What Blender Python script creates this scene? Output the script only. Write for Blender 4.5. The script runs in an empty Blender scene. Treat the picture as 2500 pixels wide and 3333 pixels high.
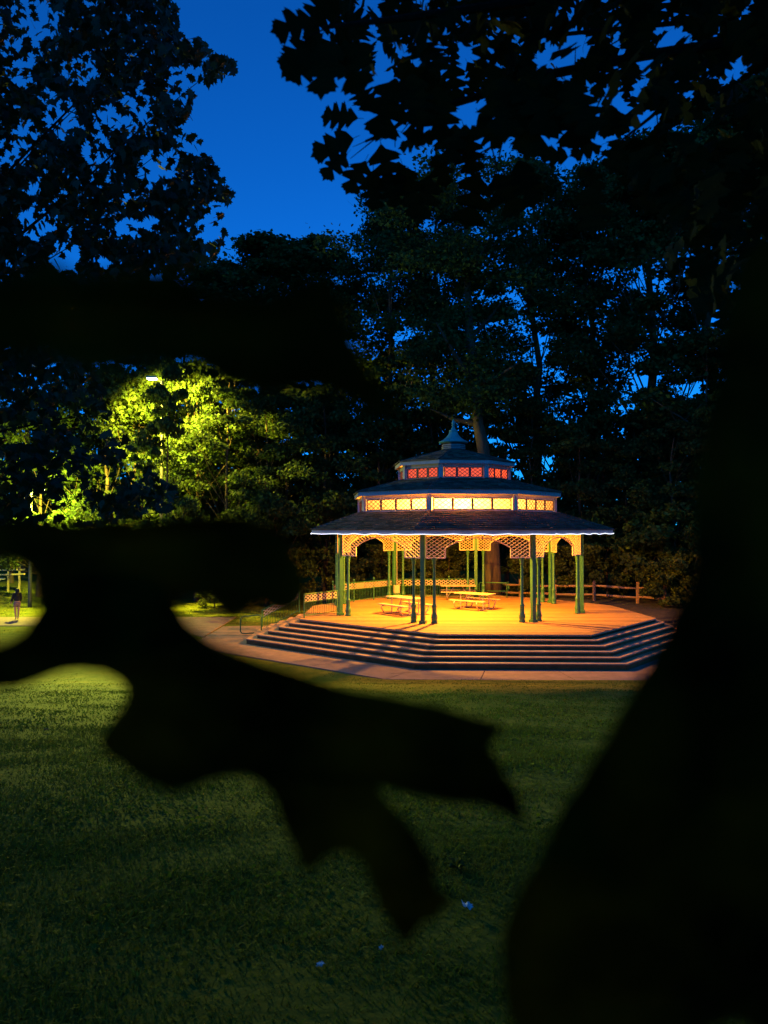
import bpy, bmesh, math, random
import numpy as np
from mathutils import Vector, Matrix
from mathutils.geometry import tessellate_polygon

rnd = random.Random(7)
rng = np.random.default_rng(11)
R = math.radians
scene = bpy.context.scene
COL = scene.collection

# ------------------------------------------------------------------ camera
CAMZ = 4.865                    # lens height above the gazebo's path; the lawn rises to the viewer
F_PX, CX, CY, PITCH = 2437.7, 1250.0, 1666.5, R(1.26)
cam_data = bpy.data.cameras.new('camera')
cam_data.sensor_fit = 'VERTICAL'
cam_data.sensor_height = 36.0
cam_data.lens = F_PX / 3333 * 36.0
cam_data.clip_start = 0.02
cam_data.clip_end = 2000
cam_data.dof.use_dof = True
cam_data.dof.focus_distance = 33.0
cam_data.dof.aperture_fstop = 4.2
cam = bpy.data.objects.new('camera', cam_data)
cam.location = (0, 0, CAMZ)
cam.rotation_euler = (R(90) + PITCH, 0, 0)
COL.objects.link(cam)
scene.camera = cam

# ------------------------------------------------------------------ dusk sky
world = bpy.data.worlds.new('World')
scene.world = world
world.use_nodes = True
wt = world.node_tree
wt.nodes.clear()
w_out = wt.nodes.new('ShaderNodeOutputWorld')
w_bg = wt.nodes.new('ShaderNodeBackground')
w_sky = wt.nodes.new('ShaderNodeTexSky')
w_sky.sky_type = 'NISHITA'
w_sky.sun_disc = False
w_sky.sun_elevation = R(33.0)
w_sky.sun_rotation = R(200)
w_sky.ozone_density = 6.0
w_sky.air_density = 1.0
w_sky.dust_density = 0.2
w_tint = wt.nodes.new('ShaderNodeMix')
w_tint.data_type = 'RGBA'
w_tint.blend_type = 'MULTIPLY'
w_tint.inputs[0].default_value = 1.0
w_tint.inputs[7].default_value = (0.02, 0.43, 1.0, 1)     # cool white balance of the photograph
wt.links.new(w_sky.outputs[0], w_tint.inputs[6])
wt.links.new(w_tint.outputs[2], w_bg.inputs[0])
w_bg.inputs[1].default_value = 0.15
wt.links.new(w_bg.outputs[0], w_out.inputs[0])

scene.view_settings.view_transform = 'Standard'
scene.view_settings.look = 'None'
scene.view_settings.exposure = 0.0
scene.view_settings.gamma = 1.0
scene.cycles.max_bounces = 6
scene.cycles.diffuse_bounces = 3
scene.cycles.transmission_bounces = 4
scene.cycles.transparent_max_bounces = 8
scene.cycles.sample_clamp_indirect = 10.0


# ------------------------------------------------------------------ picture <-> world
def at(px, py, Y):
    """World point seen at photo pixel (px, py) whose depth (world Y) is Y."""
    u = (px - CX) / F_PX
    v = -(py - CY) / F_PX
    dy = math.cos(PITCH) - v * math.sin(PITCH)
    dz = math.sin(PITCH) + v * math.cos(PITCH)
    t = Y / dy
    return Vector((u * t, Y, CAMZ + dz * t))


def smooth(a, b, x):
    t = np.clip((x - a) / (b - a), 0, 1)
    return t * t * (3 - 2 * t)


def ground_z(x, y):
    x = np.asarray(x, float)
    y = np.asarray(y, float)
    hill = 3.27 * np.clip(1 - y / 25.0, -0.02, 1.5)
    t = np.clip((25.0 - y) / 4.0, 0, 1)
    hill = np.where(y > 21, 3.27 * 4 / 25.0 * t * t * 1.0 * 1.0, hill)
    hill = np.where(y > 25, 0, hill)
    bank = 0.55 * smooth(9.0, 12.5, x) * smooth(31.5, 37, y) + 0.5 * smooth(43.5, 47, y) * smooth(-6, 3, x)
    bank = np.minimum(bank, 0.62)
    und = 0.03 * np.sin(x * 1.3 + 0.7 * y) * np.sin(y * 0.9 - 0.4 * x) * (1 - smooth(18, 24, y))
    far = 0.05 * np.clip(-x - 12, 0, 40) * smooth(42, 50, y)
    return hill + bank + und + far


def gz(x, y):
    return float(ground_z(x, y))


def on_ground(px, py):
    a = at(px, py, 1.0)
    d = a - Vector((0, 0, CAMZ))
    y = 2.0
    while y < 120:
        p = Vector((0, 0, CAMZ)) + d * y
        if p.z <= gz(p.x, p.y):
            return p
        y += 0.02
    return p


# ------------------------------------------------------------------ materials
MAT = {}


def nodes_of(name):
    m = bpy.data.materials.new(name)
    m.use_nodes = True
    nt = m.node_tree
    nt.nodes.clear()
    out = nt.nodes.new('ShaderNodeOutputMaterial')
    return m, nt, out


def mat(name, c1, c2=None, rough=0.7, scale=6.0, bump=0.0, bump_scale=None, metal=0.0, detail=6.0,
        stretch=(1, 1, 1), spec=0.4, transl=0.0, tcol=None, island=0.0, coords='Object', per_object=False):
    m, nt, out = nodes_of(name)
    N, L = nt.nodes.new, nt.links.new
    b = N('ShaderNodeBsdfPrincipled')
    b.inputs['Roughness'].default_value = rough
    b.inputs['Metallic'].default_value = metal
    b.inputs['Specular IOR Level'].default_value = spec
    tc = N('ShaderNodeTexCoord')
    mp = N('ShaderNodeMapping')
    mp.inputs['Scale'].default_value = stretch
    L(tc.outputs[coords], mp.inputs[0])
    nz = N('ShaderNodeTexNoise')
    nz.inputs['Scale'].default_value = scale
    nz.inputs['Detail'].default_value = detail
    nz.inputs['Roughness'].default_value = 0.62
    L(mp.outputs[0], nz.inputs[0])
    cr = N('ShaderNodeValToRGB')
    cr.color_ramp.elements[0].position = 0.3
    cr.color_ramp.elements[1].position = 0.7
    cr.color_ramp.elements[0].color = (*c1, 1)
    cr.color_ramp.elements[1].color = (*(c2 or c1), 1)
    L(nz.outputs[0], cr.inputs[0])
    col = cr.outputs[0]
    if island:
        g = N('ShaderNodeNewGeometry')
        mr = N('ShaderNodeMapRange')
        mr.inputs[3].default_value = 1 - island
        mr.inputs[4].default_value = 1 + island
        rsrc = g.outputs['Random Per Island']
        if per_object:
            oi = N('ShaderNodeObjectInfo')
            ad_ = N('ShaderNodeMath')
            ad_.operation = 'ADD'
            L(rsrc, ad_.inputs[0])
            L(oi.outputs['Random'], ad_.inputs[1])
            fr_ = N('ShaderNodeMath')
            fr_.operation = 'FRACT'
            L(ad_.outputs[0], fr_.inputs[0])
            rsrc = fr_.outputs[0]
        L(rsrc, mr.inputs[0])
        hs = N('ShaderNodeHueSaturation')
        L(mr.outputs[0], hs.inputs['Value'])
        mh = N('ShaderNodeMapRange')
        mh.inputs[3].default_value = 0.5 - island * 0.06
        mh.inputs[4].default_value = 0.5 + island * 0.06
        L(g.outputs['Random Per Island'], mh.inputs[0])
        L(mh.outputs[0], hs.inputs['Hue'])
        L(col, hs.inputs['Color'])
        col = hs.outputs[0]
    L(col, b.inputs['Base Color'])
    if bump:
        nb = N('ShaderNodeTexNoise')
        nb.inputs['Scale'].default_value = bump_scale or scale * 4
        nb.inputs['Detail'].default_value = 8
        L(mp.outputs[0], nb.inputs[0])
        bp = N('ShaderNodeBump')
        bp.inputs['Strength'].default_value = bump
        bp.inputs['Distance'].default_value = 0.02
        L(nb.outputs[0], bp.inputs['Height'])
        L(bp.outputs[0], b.inputs['Normal'])
    if transl:
        t = N('ShaderNodeBsdfTranslucent')
        if tcol:
            t.inputs[0].default_value = (*tcol, 1)
        else:
            L(col, t.inputs[0])
        mx = N('ShaderNodeMixShader')
        mx.inputs[0].default_value = transl
        L(b.outputs[0], mx.inputs[1])
        L(t.outputs[0], mx.inputs[2])
        L(mx.outputs[0], out.inputs[0])
    else:
        L(b.outputs[0], out.inputs[0])
    MAT[name] = m
    return m


def emit(name, c, s, base=(0.5, 0.5, 0.5)):
    m, nt, out = nodes_of(name)
    b = nt.nodes.new('ShaderNodeBsdfPrincipled')
    b.inputs['Base Color'].default_value = (*base, 1)
    b.inputs['Emission Color'].default_value = (*c, 1)
    b.inputs['Emission Strength'].default_value = s
    nt.links.new(b.outputs[0], out.inputs[0])
    MAT[name] = m
    return m


def pane_mat(name, c, glow, glow_s):
    """Coloured obscured glass: lamp light shines through, with an emitted glow added to it; mottled."""
    m, nt, out = nodes_of(name)
    N, L = nt.nodes.new, nt.links.new
    tc = N('ShaderNodeTexCoord')
    nz = N('ShaderNodeTexNoise')
    nz.inputs['Scale'].default_value = 3.0
    nz.inputs['Detail'].default_value = 4
    L(tc.outputs['Object'], nz.inputs[0])
    cr = N('ShaderNodeValToRGB')
    cr.color_ramp.elements[0].position = 0.3
    cr.color_ramp.elements[1].position = 0.7
    cr.color_ramp.elements[0].color = (c[0] * 0.8, c[1] * 0.6, c[2] * 0.6, 1)
    cr.color_ramp.elements[1].color = (*c, 1)
    L(nz.outputs[0], cr.inputs[0])
    t = N('ShaderNodeBsdfTranslucent')
    L(cr.outputs[0], t.inputs[0])
    g = N('ShaderNodeBsdfGlossy')
    g.inputs['Roughness'].default_value = 0.25
    g.inputs['Color'].default_value = (0.4, 0.4, 0.4, 1)
    mx = N('ShaderNodeMixShader')
    mx.inputs[0].default_value = 0.06
    L(t.outputs[0], mx.inputs[1])
    L(g.outputs[0], mx.inputs[2])
    e = N('ShaderNodeEmission')
    e.inputs[0].default_value = (*glow, 1)
    e.inputs[1].default_value = glow_s
    ad = N('ShaderNodeAddShader')
    L(mx.outputs[0], ad.inputs[0])
    L(e.outputs[0], ad.inputs[1])
    L(ad.outputs[0], out.inputs[0])
    MAT[name] = m
    return m


mat('lawn_soil', (0.050, 0.080, 0.005), (0.170, 0.160, 0.014), 0.95, 1.6, 0.9, 9, spec=0.1)
mat('dirt', (0.06, 0.045, 0.03), (0.11, 0.085, 0.055), 0.95, 3, 0.9, 20, spec=0.1)
mat('grass', (0.060, 0.115, 0.006), (0.165, 0.170, 0.014), 0.75, 0.9, spec=0.15, transl=0.3, island=0.45)
mat('concrete', (0.20, 0.135, 0.10), (0.30, 0.20, 0.15), 0.9, 2.2, 0.35, 60, spec=0.2)
mat('crack', (0.03, 0.025, 0.02), None, 0.95)
mat('deck_wood', (0.36, 0.175, 0.06), (0.50, 0.27, 0.10), 0.72, 2.0, 0.3, 40, stretch=(0.6, 6, 6), spec=0.25, island=0.35, per_object=True)
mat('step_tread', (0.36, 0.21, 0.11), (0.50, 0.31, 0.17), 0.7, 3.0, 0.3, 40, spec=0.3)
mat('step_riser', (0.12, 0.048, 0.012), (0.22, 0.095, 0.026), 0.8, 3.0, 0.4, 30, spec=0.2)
mat('green_paint', (0.026, 0.115, 0.036), (0.046, 0.17, 0.055), 0.42, 8, 0.12, 50, spec=0.5)
mat('cream_paint', (0.62, 0.50, 0.36), (0.74, 0.60, 0.45), 0.6, 8, 0.1, 50)
mat('grey_trim', (0.30, 0.28, 0.30), (0.42, 0.38, 0.40), 0.75, 5, 0.25, 30)
mat('ceiling_wood', (0.36, 0.22, 0.12), (0.50, 0.32, 0.18), 0.7, 3, 0.2, 30, stretch=(1, 8, 8))
mat('shingle', (0.050, 0.030, 0.022), (0.15, 0.095, 0.065), 0.8, 3, 0.5, 40, spec=0.3, island=0.5, per_object=True)
mat('copper_green', (0.05, 0.24, 0.22), (0.09, 0.33, 0.30), 0.5, 5, 0.1, 40, spec=0.5)
mat('grille_paint', (0.10, 0.05, 0.035), (0.16, 0.08, 0.05), 0.6, 8)
mat('dark_metal', (0.03, 0.03, 0.03), (0.06, 0.06, 0.06), 0.5, 8)
mat('galv_pipe', (0.34, 0.31, 0.27), (0.46, 0.42, 0.36), 0.4, 9, metal=0.6)
mat('table_wood', (0.42, 0.32, 0.20), (0.58, 0.47, 0.32), 0.65, 4, 0.25, 40, stretch=(1, 9, 9), spec=0.3)
mat('fence_wood', (0.30, 0.15, 0.06), (0.44, 0.25, 0.11), 0.85, 4, 0.6, 25, stretch=(1, 6, 6))
mat('bark', (0.055, 0.038, 0.025), (0.12, 0.08, 0.05), 0.95, 2.5, 1.0, 10, stretch=(3, 3, 0.5), spec=0.1)
mat('bark_dark', (0.018, 0.015, 0.012), (0.040, 0.033, 0.026), 0.95, 6, 1.0, 22, stretch=(3, 3, 0.6), spec=0.1)
mat('forest_leaf', (0.030, 0.052, 0.012), (0.062, 0.090, 0.020), 0.7, 0.35, spec=0.12, transl=0.38, island=0.4)
mat('shrub_leaf', (0.050, 0.070, 0.012), (0.10, 0.115, 0.02), 0.65, 0.8, spec=0.15, transl=0.35, island=0.45)
mat('maple_leaf', (0.016, 0.030, 0.012), (0.034, 0.055, 0.018), 0.6, 1.2, spec=0.3, transl=0.22, island=0.35)
mat('oak_leaf', (0.012, 0.022, 0.006), (0.024, 0.036, 0.009), 0.8, 14, 0.15, 60, spec=0.06, transl=0.12)
mat('sprig_leaf', (0.01, 0.012, 0.002), (0.24, 0.19, 0.012), 0.8, 22, 0.2, 60, spec=0.05, transl=0.75)
mat('paper', (0.75, 0.75, 0.75), (0.82, 0.82, 0.82), 0.9, 20)
mat('fallen_leaf', (0.32, 0.14, 0.03), (0.45, 0.22, 0.05), 0.7, 12, transl=0.2)
mat('skin', (0.38, 0.22, 0.15), (0.45, 0.27, 0.19), 0.5, 20)
mat('dark_cloth', (0.012, 0.012, 0.014), (0.02, 0.02, 0.022), 0.9, 20)
mat('shorts_cloth', (0.20, 0.13, 0.12), (0.26, 0.17, 0.15), 0.9, 20)
mat('hair', (0.008, 0.006, 0.005), (0.016, 0.012, 0.01), 0.6, 20)
mat('plaque', (0.22, 0.11, 0.05), (0.30, 0.16, 0.08), 0.4, 10, metal=0.5)
mat('box_cream', (0.55, 0.42, 0.24), (0.65, 0.5, 0.3), 0.5, 10)
mat('lit_timber', (0.36, 0.27, 0.10), (0.46, 0.35, 0.14), 0.7, 4, 0.3, 30)
mat('white_cloth', (0.75, 0.75, 0.72), (0.82, 0.82, 0.8), 0.8, 5)
pane_mat('glass_amber', (0.26, 0.23, 0.42), (1.0, 0.36, 0.02), 0.25)
pane_mat('glass_red', (0.20, 0.045, 0.02), (1.0, 0.13, 0.06), 0.8)  # red panes shine mostly by this added emission
emit('rope_light', (0.80, 0.86, 1.0), 2.6)
emit('lamp_lens_warm', (1.0, 0.6, 0.12), 30)
emit('lamp_lens_white', (1.0, 0.93, 0.75), 60)


# ------------------------------------------------------------------ mesh helpers
def np_mesh(name, V, F, smooth_shade=False):
    """V (n,3), F (m,k) all faces with k corners."""
    V = np.ascontiguousarray(V, np.float32)
    F = np.ascontiguousarray(F, np.int32)
    me = bpy.data.meshes.new(name)
    me.vertices.add(len(V))
    me.vertices.foreach_set('co', V.ravel())
    m, k = F.shape
    me.loops.add(m * k)
    me.loops.foreach_set('vertex_index', F.ravel())
    me.polygons.add(m)
    me.polygons.foreach_set('loop_start', np.arange(0, m * k, k, dtype=np.int32))
    if smooth_shade:
        me.polygons.foreach_set('use_smooth', np.ones(m, bool))
    me.update(calc_edges=True)
    return me


WLOC = {}


def wl(o):
    p = Vector((0, 0, 0))
    while o is not None:
        p = p + o.location
        o = o.parent
    return p


def link(name, me, material=None, parent=None, loc=(0, 0, 0)):
    o = bpy.data.objects.new(name, me)
    COL.objects.link(o)
    o.location = loc
    if material and len(me.materials) == 0:
        me.materials.append(MAT[material])
    if parent is not None:
        o.parent = parent
    return o


def tag(o, label=None, cat=None, group=None, kind=None):
    if label:
        o['label'] = label
    if cat:
        o['category'] = cat
    if group:
        o['group'] = group
    if kind:
        o['kind'] = kind
    return o


def thing(name, loc, label, cat, group=None):
    o = bpy.data.objects.new(name, None)
    o.empty_display_size = 0.3
    COL.objects.link(o)
    o.location = loc
    return tag(o, label, cat, group)


class MB:
    def __init__(self):
        self.v, self.f = [], []

    def add(self, vs, fs):
        n = len(self.v)
        self.v += [tuple(p) for p in vs]
        self.f += [tuple(i + n for i in f) for f in fs]
        return self

    def box(self, c, s, rz=0.0, m=None):
        hx, hy, hz = s[0] / 2, s[1] / 2, s[2] / 2
        M = m if m is not None else Matrix.Rotation(rz, 3, 'Z')
        c = Vector(c)
        P = [c + M @ Vector((x * hx, y * hy, z * hz)) for x in (-1, 1) for y in (-1, 1) for z in (-1, 1)]
        return self.add(P, [(0, 1, 3, 2), (4, 6, 7, 5), (0, 4, 5, 1), (2, 3, 7, 6), (0, 2, 6, 4), (1, 5, 7, 3)])

    def bar(self, p, q, w, h, up=(0, 0, 1)):
        p, q = Vector(p), Vector(q)
        d = (q - p)
        L = d.length
        d.normalize()
        u = Vector(up)
        s = d.cross(u)
        if s.length < 1e-4:
            s = d.cross(Vector((1, 0, 0)))
        s.normalize()
        u = s.cross(d)
        M = Matrix((d, s, u)).transposed()
        return self.box((p + q) / 2, (L, w, h), m=M)

    def tube(self, pts, rad, n=8, caps=True):
        pts = [Vector(p) for p in pts]
        if not hasattr(rad, '__len__'):
            rad = [rad] * len(pts)
        rings = []
        base = len(self.v)
        prev = None
        for i, p in enumerate(pts):
            d = (pts[min(i + 1, len(pts) - 1)] - pts[max(i - 1, 0)])
            if d.length < 1e-9:
                d = Vector((0, 0, 1))
            d.normalize()
            a = prev if prev is not None else (Vector((1, 0, 0)) if abs(d.x) < 0.8 else Vector((0, 1, 0)))
            a = (a - d * a.dot(d)).normalized()
            prev = a
            b = d.cross(a)
            for k in range(n):
                t = 2 * math.pi * k / n
                self.v.append(tuple(p + (a * math.cos(t) + b * math.sin(t)) * rad[i]))
            rings.append(base + i * n)
        for i in range(len(pts) - 1):
            for k in range(n):
                k2 = (k + 1) % n
                self.f.append((rings[i] + k, rings[i] + k2, rings[i + 1] + k2, rings[i + 1] + k))
        if caps:
            self.f.append(tuple(rings[0] + k for k in reversed(range(n))))
            self.f.append(tuple(rings[-1] + k for k in range(n)))
        return self

    def lathe(self, c, prof, n=14, rot=0.0):
        """prof: list of (r, z) from the bottom up, closed by caps."""
        c = Vector(c)
        base = len(self.v)
        for r, z in prof:
            for k in range(n):
                t = rot + 2 * math.pi * k / n
                self.v.append((c.x + r * math.cos(t), c.y + r * math.sin(t), c.z + z))
        for i in range(len(prof) - 1):
            for k in range(n):
                k2 = (k + 1) % n
                a, b = base + i * n, base + (i + 1) * n
                self.f.append((a + k, a + k2, b + k2, b + k))
        self.f.append(tuple(base + k for k in reversed(range(n))))
        self.f.append(tuple(base + (len(prof) - 1) * n + k for k in range(n)))
        return self

    def prism(self, pts, z0, z1):
        """vertical prism over a plan polygon (counter-clockwise)"""
        n = len(pts)
        b = len(self.v)
        for z in (z0, z1):
            for p in pts:
                self.v.append((p[0], p[1], z))
        self.f.append(tuple(b + i for i in reversed(range(n))))
        self.f.append(tuple(b + n + i for i in range(n)))
        for i in range(n):
            j = (i + 1) % n
            self.f.append((b + i, b + j, b + n + j, b + n + i))
        return self

    def build(self, name, material, parent=None, origin=None, bevel=0.0, shade=False):
        o0 = wl(parent) if parent is not None else Vector(origin or (0, 0, 0))
        me = bpy.data.meshes.new(name)
        me.from_pydata([(x - o0.x, y - o0.y, z - o0.z) for x, y, z in self.v], [], self.f)
        me.update()
        if shade:
            me.polygons.foreach_set('use_smooth', np.ones(len(me.polygons), bool))
        o = link(name, me, material, parent)
        if parent is None and origin is not None:
            o.location = origin
        if bevel:
            b = o.modifiers.new('edge', 'BEVEL')
            b.width = bevel
            b.segments = 2
            b.limit_method = 'ANGLE'
        return o


# ------------------------------------------------------------------ ground
def build_ground():
    xs = np.concatenate([np.linspace(-400, -50, 12), np.linspace(-46, -15, 20), np.linspace(-14, 16, 90),
                         np.linspace(17, 46, 18), np.linspace(50, 400, 12)])
    ys = np.concatenate([np.linspace(-400, -30, 8), np.linspace(-24, -2, 10), np.linspace(-1, 32, 110),
                         np.linspace(32.6, 62, 50), np.linspace(66, 140, 12), np.linspace(160, 1500, 10)])
    X, Y = np.meshgrid(xs, ys)
    Z = ground_z(X, Y)
    V = np.stack([X, Y, Z], -1).reshape(-1, 3)
    ny, nx = X.shape
    i = np.arange(ny - 1)[:, None] * nx + np.arange(nx - 1)[None]
    Fq = np.stack([i, i + 1, i + nx + 1, i + nx], -1).reshape(-1, 4)
    o = link('ground', np_mesh('ground', V, Fq, True), 'lawn_soil')
    tag(o, 'dark grassy hillside lawn sloping down to the gazebo', kind='structure')


build_ground()

# deck outline in plan, from the photograph (steps wrap the five near faces)
ZD = 1.0
DECK = [(-3.55, 37.6), (-3.63, 32.14), (2.0, 27.50), (7.55, 27.35), (11.72, 32.34), (11.42, 37.66), (9.0, 41.4),
        (6.2, 43.6), (0.4, 43.6)]
GX, GY, PHI = 3.37, 36.29, R(-17.35)


EDGE_W = [1.28, 1.12, 1, 1, 1, 1, 1, 1, 1]      # treads are deeper on the two faces at the side


def offset_poly(poly, d):
    n = len(poly)
    out = []
    if n == len(EDGE_W):
        L = []
        for i in range(n):
            p, q = Vector(poly[i]), Vector(poly[(i + 1) % n])
            e = (q - p).normalized()
            L.append((p + Vector((e.y, -e.x)) * d * EDGE_W[i], e))
        for i in range(n):
            (p, e), (q, f) = L[i - 1], L[i]
            den = e.x * f.y - e.y * f.x
            t = ((q.x - p.x) * f.y - (q.y - p.y) * f.x) / den
            out.append(tuple(p + e * t))
        return out
    for i in range(n):
        p0, p1, p2 = Vector(poly[i - 1]), Vector(poly[i]), Vector(poly[(i + 1) % n])
        e1, e2 = (p1 - p0).normalized(), (p2 - p1).normalized()
        n1, n2 = Vector((e1.y, -e1.x)), Vector((e2.y, -e2.x))
        b = (n1 + n2)
        b = b / b.length
        out.append(tuple(p1 + b * (d / max(0.3, b.dot(n1)))))
    return out


def vtx(a, r):
    t = PHI + R(a)
    return Vector((GX + r * math.sin(t), GY - r * math.cos(t)))


# ------------------------------------------------------------------ path
def inside(poly, x, y):
    c = False
    n = len(poly)
    for i in range(n):
        x1, y1 = poly[i]
        x2, y2 = poly[i - 1]
        if (y1 > y) != (y2 > y) and x < (x2 - x1) * (y - y1) / (y2 - y1) + x1:
            c = not c
    return c


TREAD, NSTEP = 0.335, 5
BOT = offset_poly(DECK, TREAD * NSTEP)
path_root = thing('path', (0, 30, 0), 'pale concrete path round the gazebo steps and off to the side', None)
path_root['kind'] = 'structure'
APR = offset_poly(DECK, TREAD * NSTEP + 1.75)


def slab(poly, z=0.035):
    m = MB()
    m.prism(poly, -0.2, z)
    o = m.build('slab', 'concrete', path_root, bevel=0.008)
    return o


def strip_slabs(a0, a1, b0, b1, n, gap=0.012):
    a0, a1, b0, b1 = map(Vector, (a0, a1, b0, b1))
    for k in range(n):
        L = (a1 - a0).length
        t0, t1 = k / n + gap / L, (k + 1) / n - gap / L
        slab([a0.lerp(a1, t0), a0.lerp(a1, t1), b0.lerp(b1, t1), b0.lerp(b1, t0)][::1])


for i, n in ((1, 3), (2, 3), (3, 3)):
    strip_slabs(APR[i], APR[i + 1], BOT[i], BOT[i + 1], n)
strip_slabs(APR[0], APR[1], BOT[0], BOT[1], 2)
# plaza at the foot of the ramp and the walk leading away to the side
PX0 = APR[1][0] - 0.02
walk = []
xs = [PX0, -10.2, -12.8, -15.4, -18.0, -20.6, -23.2, -25.8, -28.4, -33, -38, -45]
for k in range(len(xs) - 1):
    ya0, ya1 = (33.5 if k == 0 else 36.2 if k == 1 else 37.4), (36.2 if k == 0 else 37.4)
    yb = 41.0
    slab([(xs[k + 1] + 0.012, ya1), (xs[k] - 0.012, ya0), (xs[k] - 0.012, yb), (xs[k + 1] + 0.012, yb)])
m = MB()
p, q, r_ = on_ground(1272, 2196), on_ground(1345, 2192), on_ground(1392, 2182)
for A, B in ((p, q), (q, r_)):
    prev = A
    for k in range(1, 7):
        c = A.lerp(B, k / 6) + Vector((0, rnd.uniform(-0.05, 0.05), 0))
        d = (c - prev).normalized()
        s = Vector((-d.y, d.x, 0)) * 0.018
        m.add([Vector((v.x, v.y, 0.0395)) for v in (prev - s, c - s, c + s, prev + s)], [(0, 1, 2, 3)])
        prev = c
m.build('crack', 'crack', path_root)

# ------------------------------------------------------------------ gazebo
gaz = thing('gazebo', (GX, GY, 0), 'octagonal green bandstand gazebo with three tiered shingled roof lit inside', 'gazebo')

# deck: a solid base and boards laid on it, each a piece
m = MB()
m.prism(offset_poly(DECK, -0.03), -0.2, ZD - 0.045)
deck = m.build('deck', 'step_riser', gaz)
board_me = {}


def clip_x(poly, y):
    xs_ = []
    n = len(poly)
    for i in range(n):
        (x1, y1), (x2, y2) = poly[i], poly[(i + 1) % n]
        if (y1 > y) != (y2 > y):
            xs_.append(x1 + (x2 - x1) * (y - y1) / (y2 - y1))
    return (min(xs_), max(xs_)) if len(xs_) >= 2 else None


y = 27.37
bw = 0.142
nb = 0
# boards run across the view, tapered to the deck outline at their ends
while y < 43.58:
    c0, c1 = clip_x(DECK, y + 0.004), clip_x(DECK, min(y + bw - 0.006, 43.59))
    if c0 and c1:
        m = MB()
        zz = ZD + rnd.uniform(-0.0025, 0.0025)
        P = [(c0[0], y + 0.004), (c0[1], y + 0.004), (c1[1], y + bw - 0.006), (c1[0], y + bw - 0.006)]
        m.prism(P, ZD - 0.04, zz)
        m.build('board', 'deck_wood', deck)
    y += bw

# steps: every tread (with its nosing) and riser along each face is a piece
FACES = [(0, 1), (1, 2), (2, 3), (3, 4), (4, 5)]
RISE = 0.15
steps = thing('staircase', (GX, 27, 0), 'wide wrap-around steps of six risers leading up to the gazebo deck', 'steps')
for k in range(0, NSTEP + 1):
    top_z = ZD - k * RISE
    outer = offset_poly(DECK, k * TREAD)
    nxt = offset_poly(DECK, (k - 1) * TREAD) if k else None
    for fi, (a, b) in enumerate(FACES):
        A, B = Vector(outer[a]), Vector(outer[b])
        d = (B - A).normalized()
        nrm = Vector((d.y, -d.x))
        if fi == 0:
            t = (35.3 - A.y) / (B.y - A.y)
            A = A.lerp(B, t)
        if fi == 4:
            B = A.lerp(B, 0.55)
        # riser under this level, set back behind the nosing
        Ar, Br = A - nrm * 0.03, B - nrm * 0.03
        m = MB()
        m.prism([Ar, Br, Br - nrm * 0.04, Ar - nrm * 0.04], -0.1 if k == NSTEP else top_z - RISE - 0.02, top_z - 0.05)
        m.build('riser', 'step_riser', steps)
        if k:
            A2, B2 = Vector(nxt[a]), Vector(nxt[b])
            if fi == 0:
                A2 = A2.lerp(B2, (35.3 - A2.y) / (B2.y - A2.y))
            if fi == 4:
                B2 = A2.lerp(B2, 0.55)
            A2, B2 = A2 - nrm * 0.027, B2 - nrm * 0.027
            g = d * 0.002
            m = MB()
            m.prism([A + g, B - g, B2 - g, A2 + g], top_z - 0.05, top_z + rnd.uniform(-0.002, 0.002))
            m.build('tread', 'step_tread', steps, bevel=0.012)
        else:
            m = MB()
            m.prism([A + nrm * 0.012, B + nrm * 0.012, B - nrm * 0.002, A - nrm * 0.002], ZD - 0.06, ZD - 0.006)
            m.build('nosing', 'step_tread', steps)
# solid core so that no light leaks through the flight
for k in range(1, NSTEP + 1):
    m = MB()
    o_ = offset_poly(DECK, k * TREAD - 0.075)
    o_ = [o_[0], o_[1], o_[2], o_[3], o_[4]] 
    A0 = Vector(o_[0]).lerp(Vector(o_[1]), (35.25 - o_[0][1]) / (o_[1][1] - o_[0][1]))
    m.prism([tuple(A0)] + o_[1:5] + [(11.0, 34.5), (5, 34.5), (-2, 34.9)], -0.15 + k * 0.003, ZD - k * RISE - 0.056)
    m.build('carcass', 'step_riser', steps)

# columns: at every corner one square post and two turned posts
def column_profile(h):
    return [(0.135, 0), (0.135, 0.06), (0.115, 0.09), (0.125, 0.16), (0.135, 0.24), (0.12, 0.33), (0.095, 0.40),
            (0.09, 0.62), (0.105, 0.66), (0.112, 0.70), (0.085, 0.74), (0.064, 0.80), (0.058, h - 0.30),
            (0.058, h - 0.28), (0.085, h - 0.26), (0.075, h - 0.22), (0.085, h - 0.12), (0.115, h - 0.04), (0.115, h)]


ZE = 4.62
BRZ = 3.66        # underside of the bracket panels
for a in range(0, 360, 45):
    c = vtx(a, 6.0)
    m = MB()
    m.box((c.x, c.y, (ZD + ZE + 0.15) / 2), (0.175, 0.175, ZE + 0.15 - ZD), rz=PHI + R(a))
    m.box((c.x, c.y, ZD + 0.06), (0.27, 0.27, 0.12), rz=PHI + R(a))
    m.build('square_post', 'green_paint', gaz, bevel=0.012)
    for s in (-1, 1):
        n_ = vtx(a + 45 * s, 6.0)
        d = (n_ - c).normalized()
        q = c + d * 0.47
        m = MB()
        m.lathe((q.x, q.y, ZD), column_profile(BRZ - ZD), 14)
        m.build('turned_post', 'green_paint', gaz, shade=True)


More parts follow.
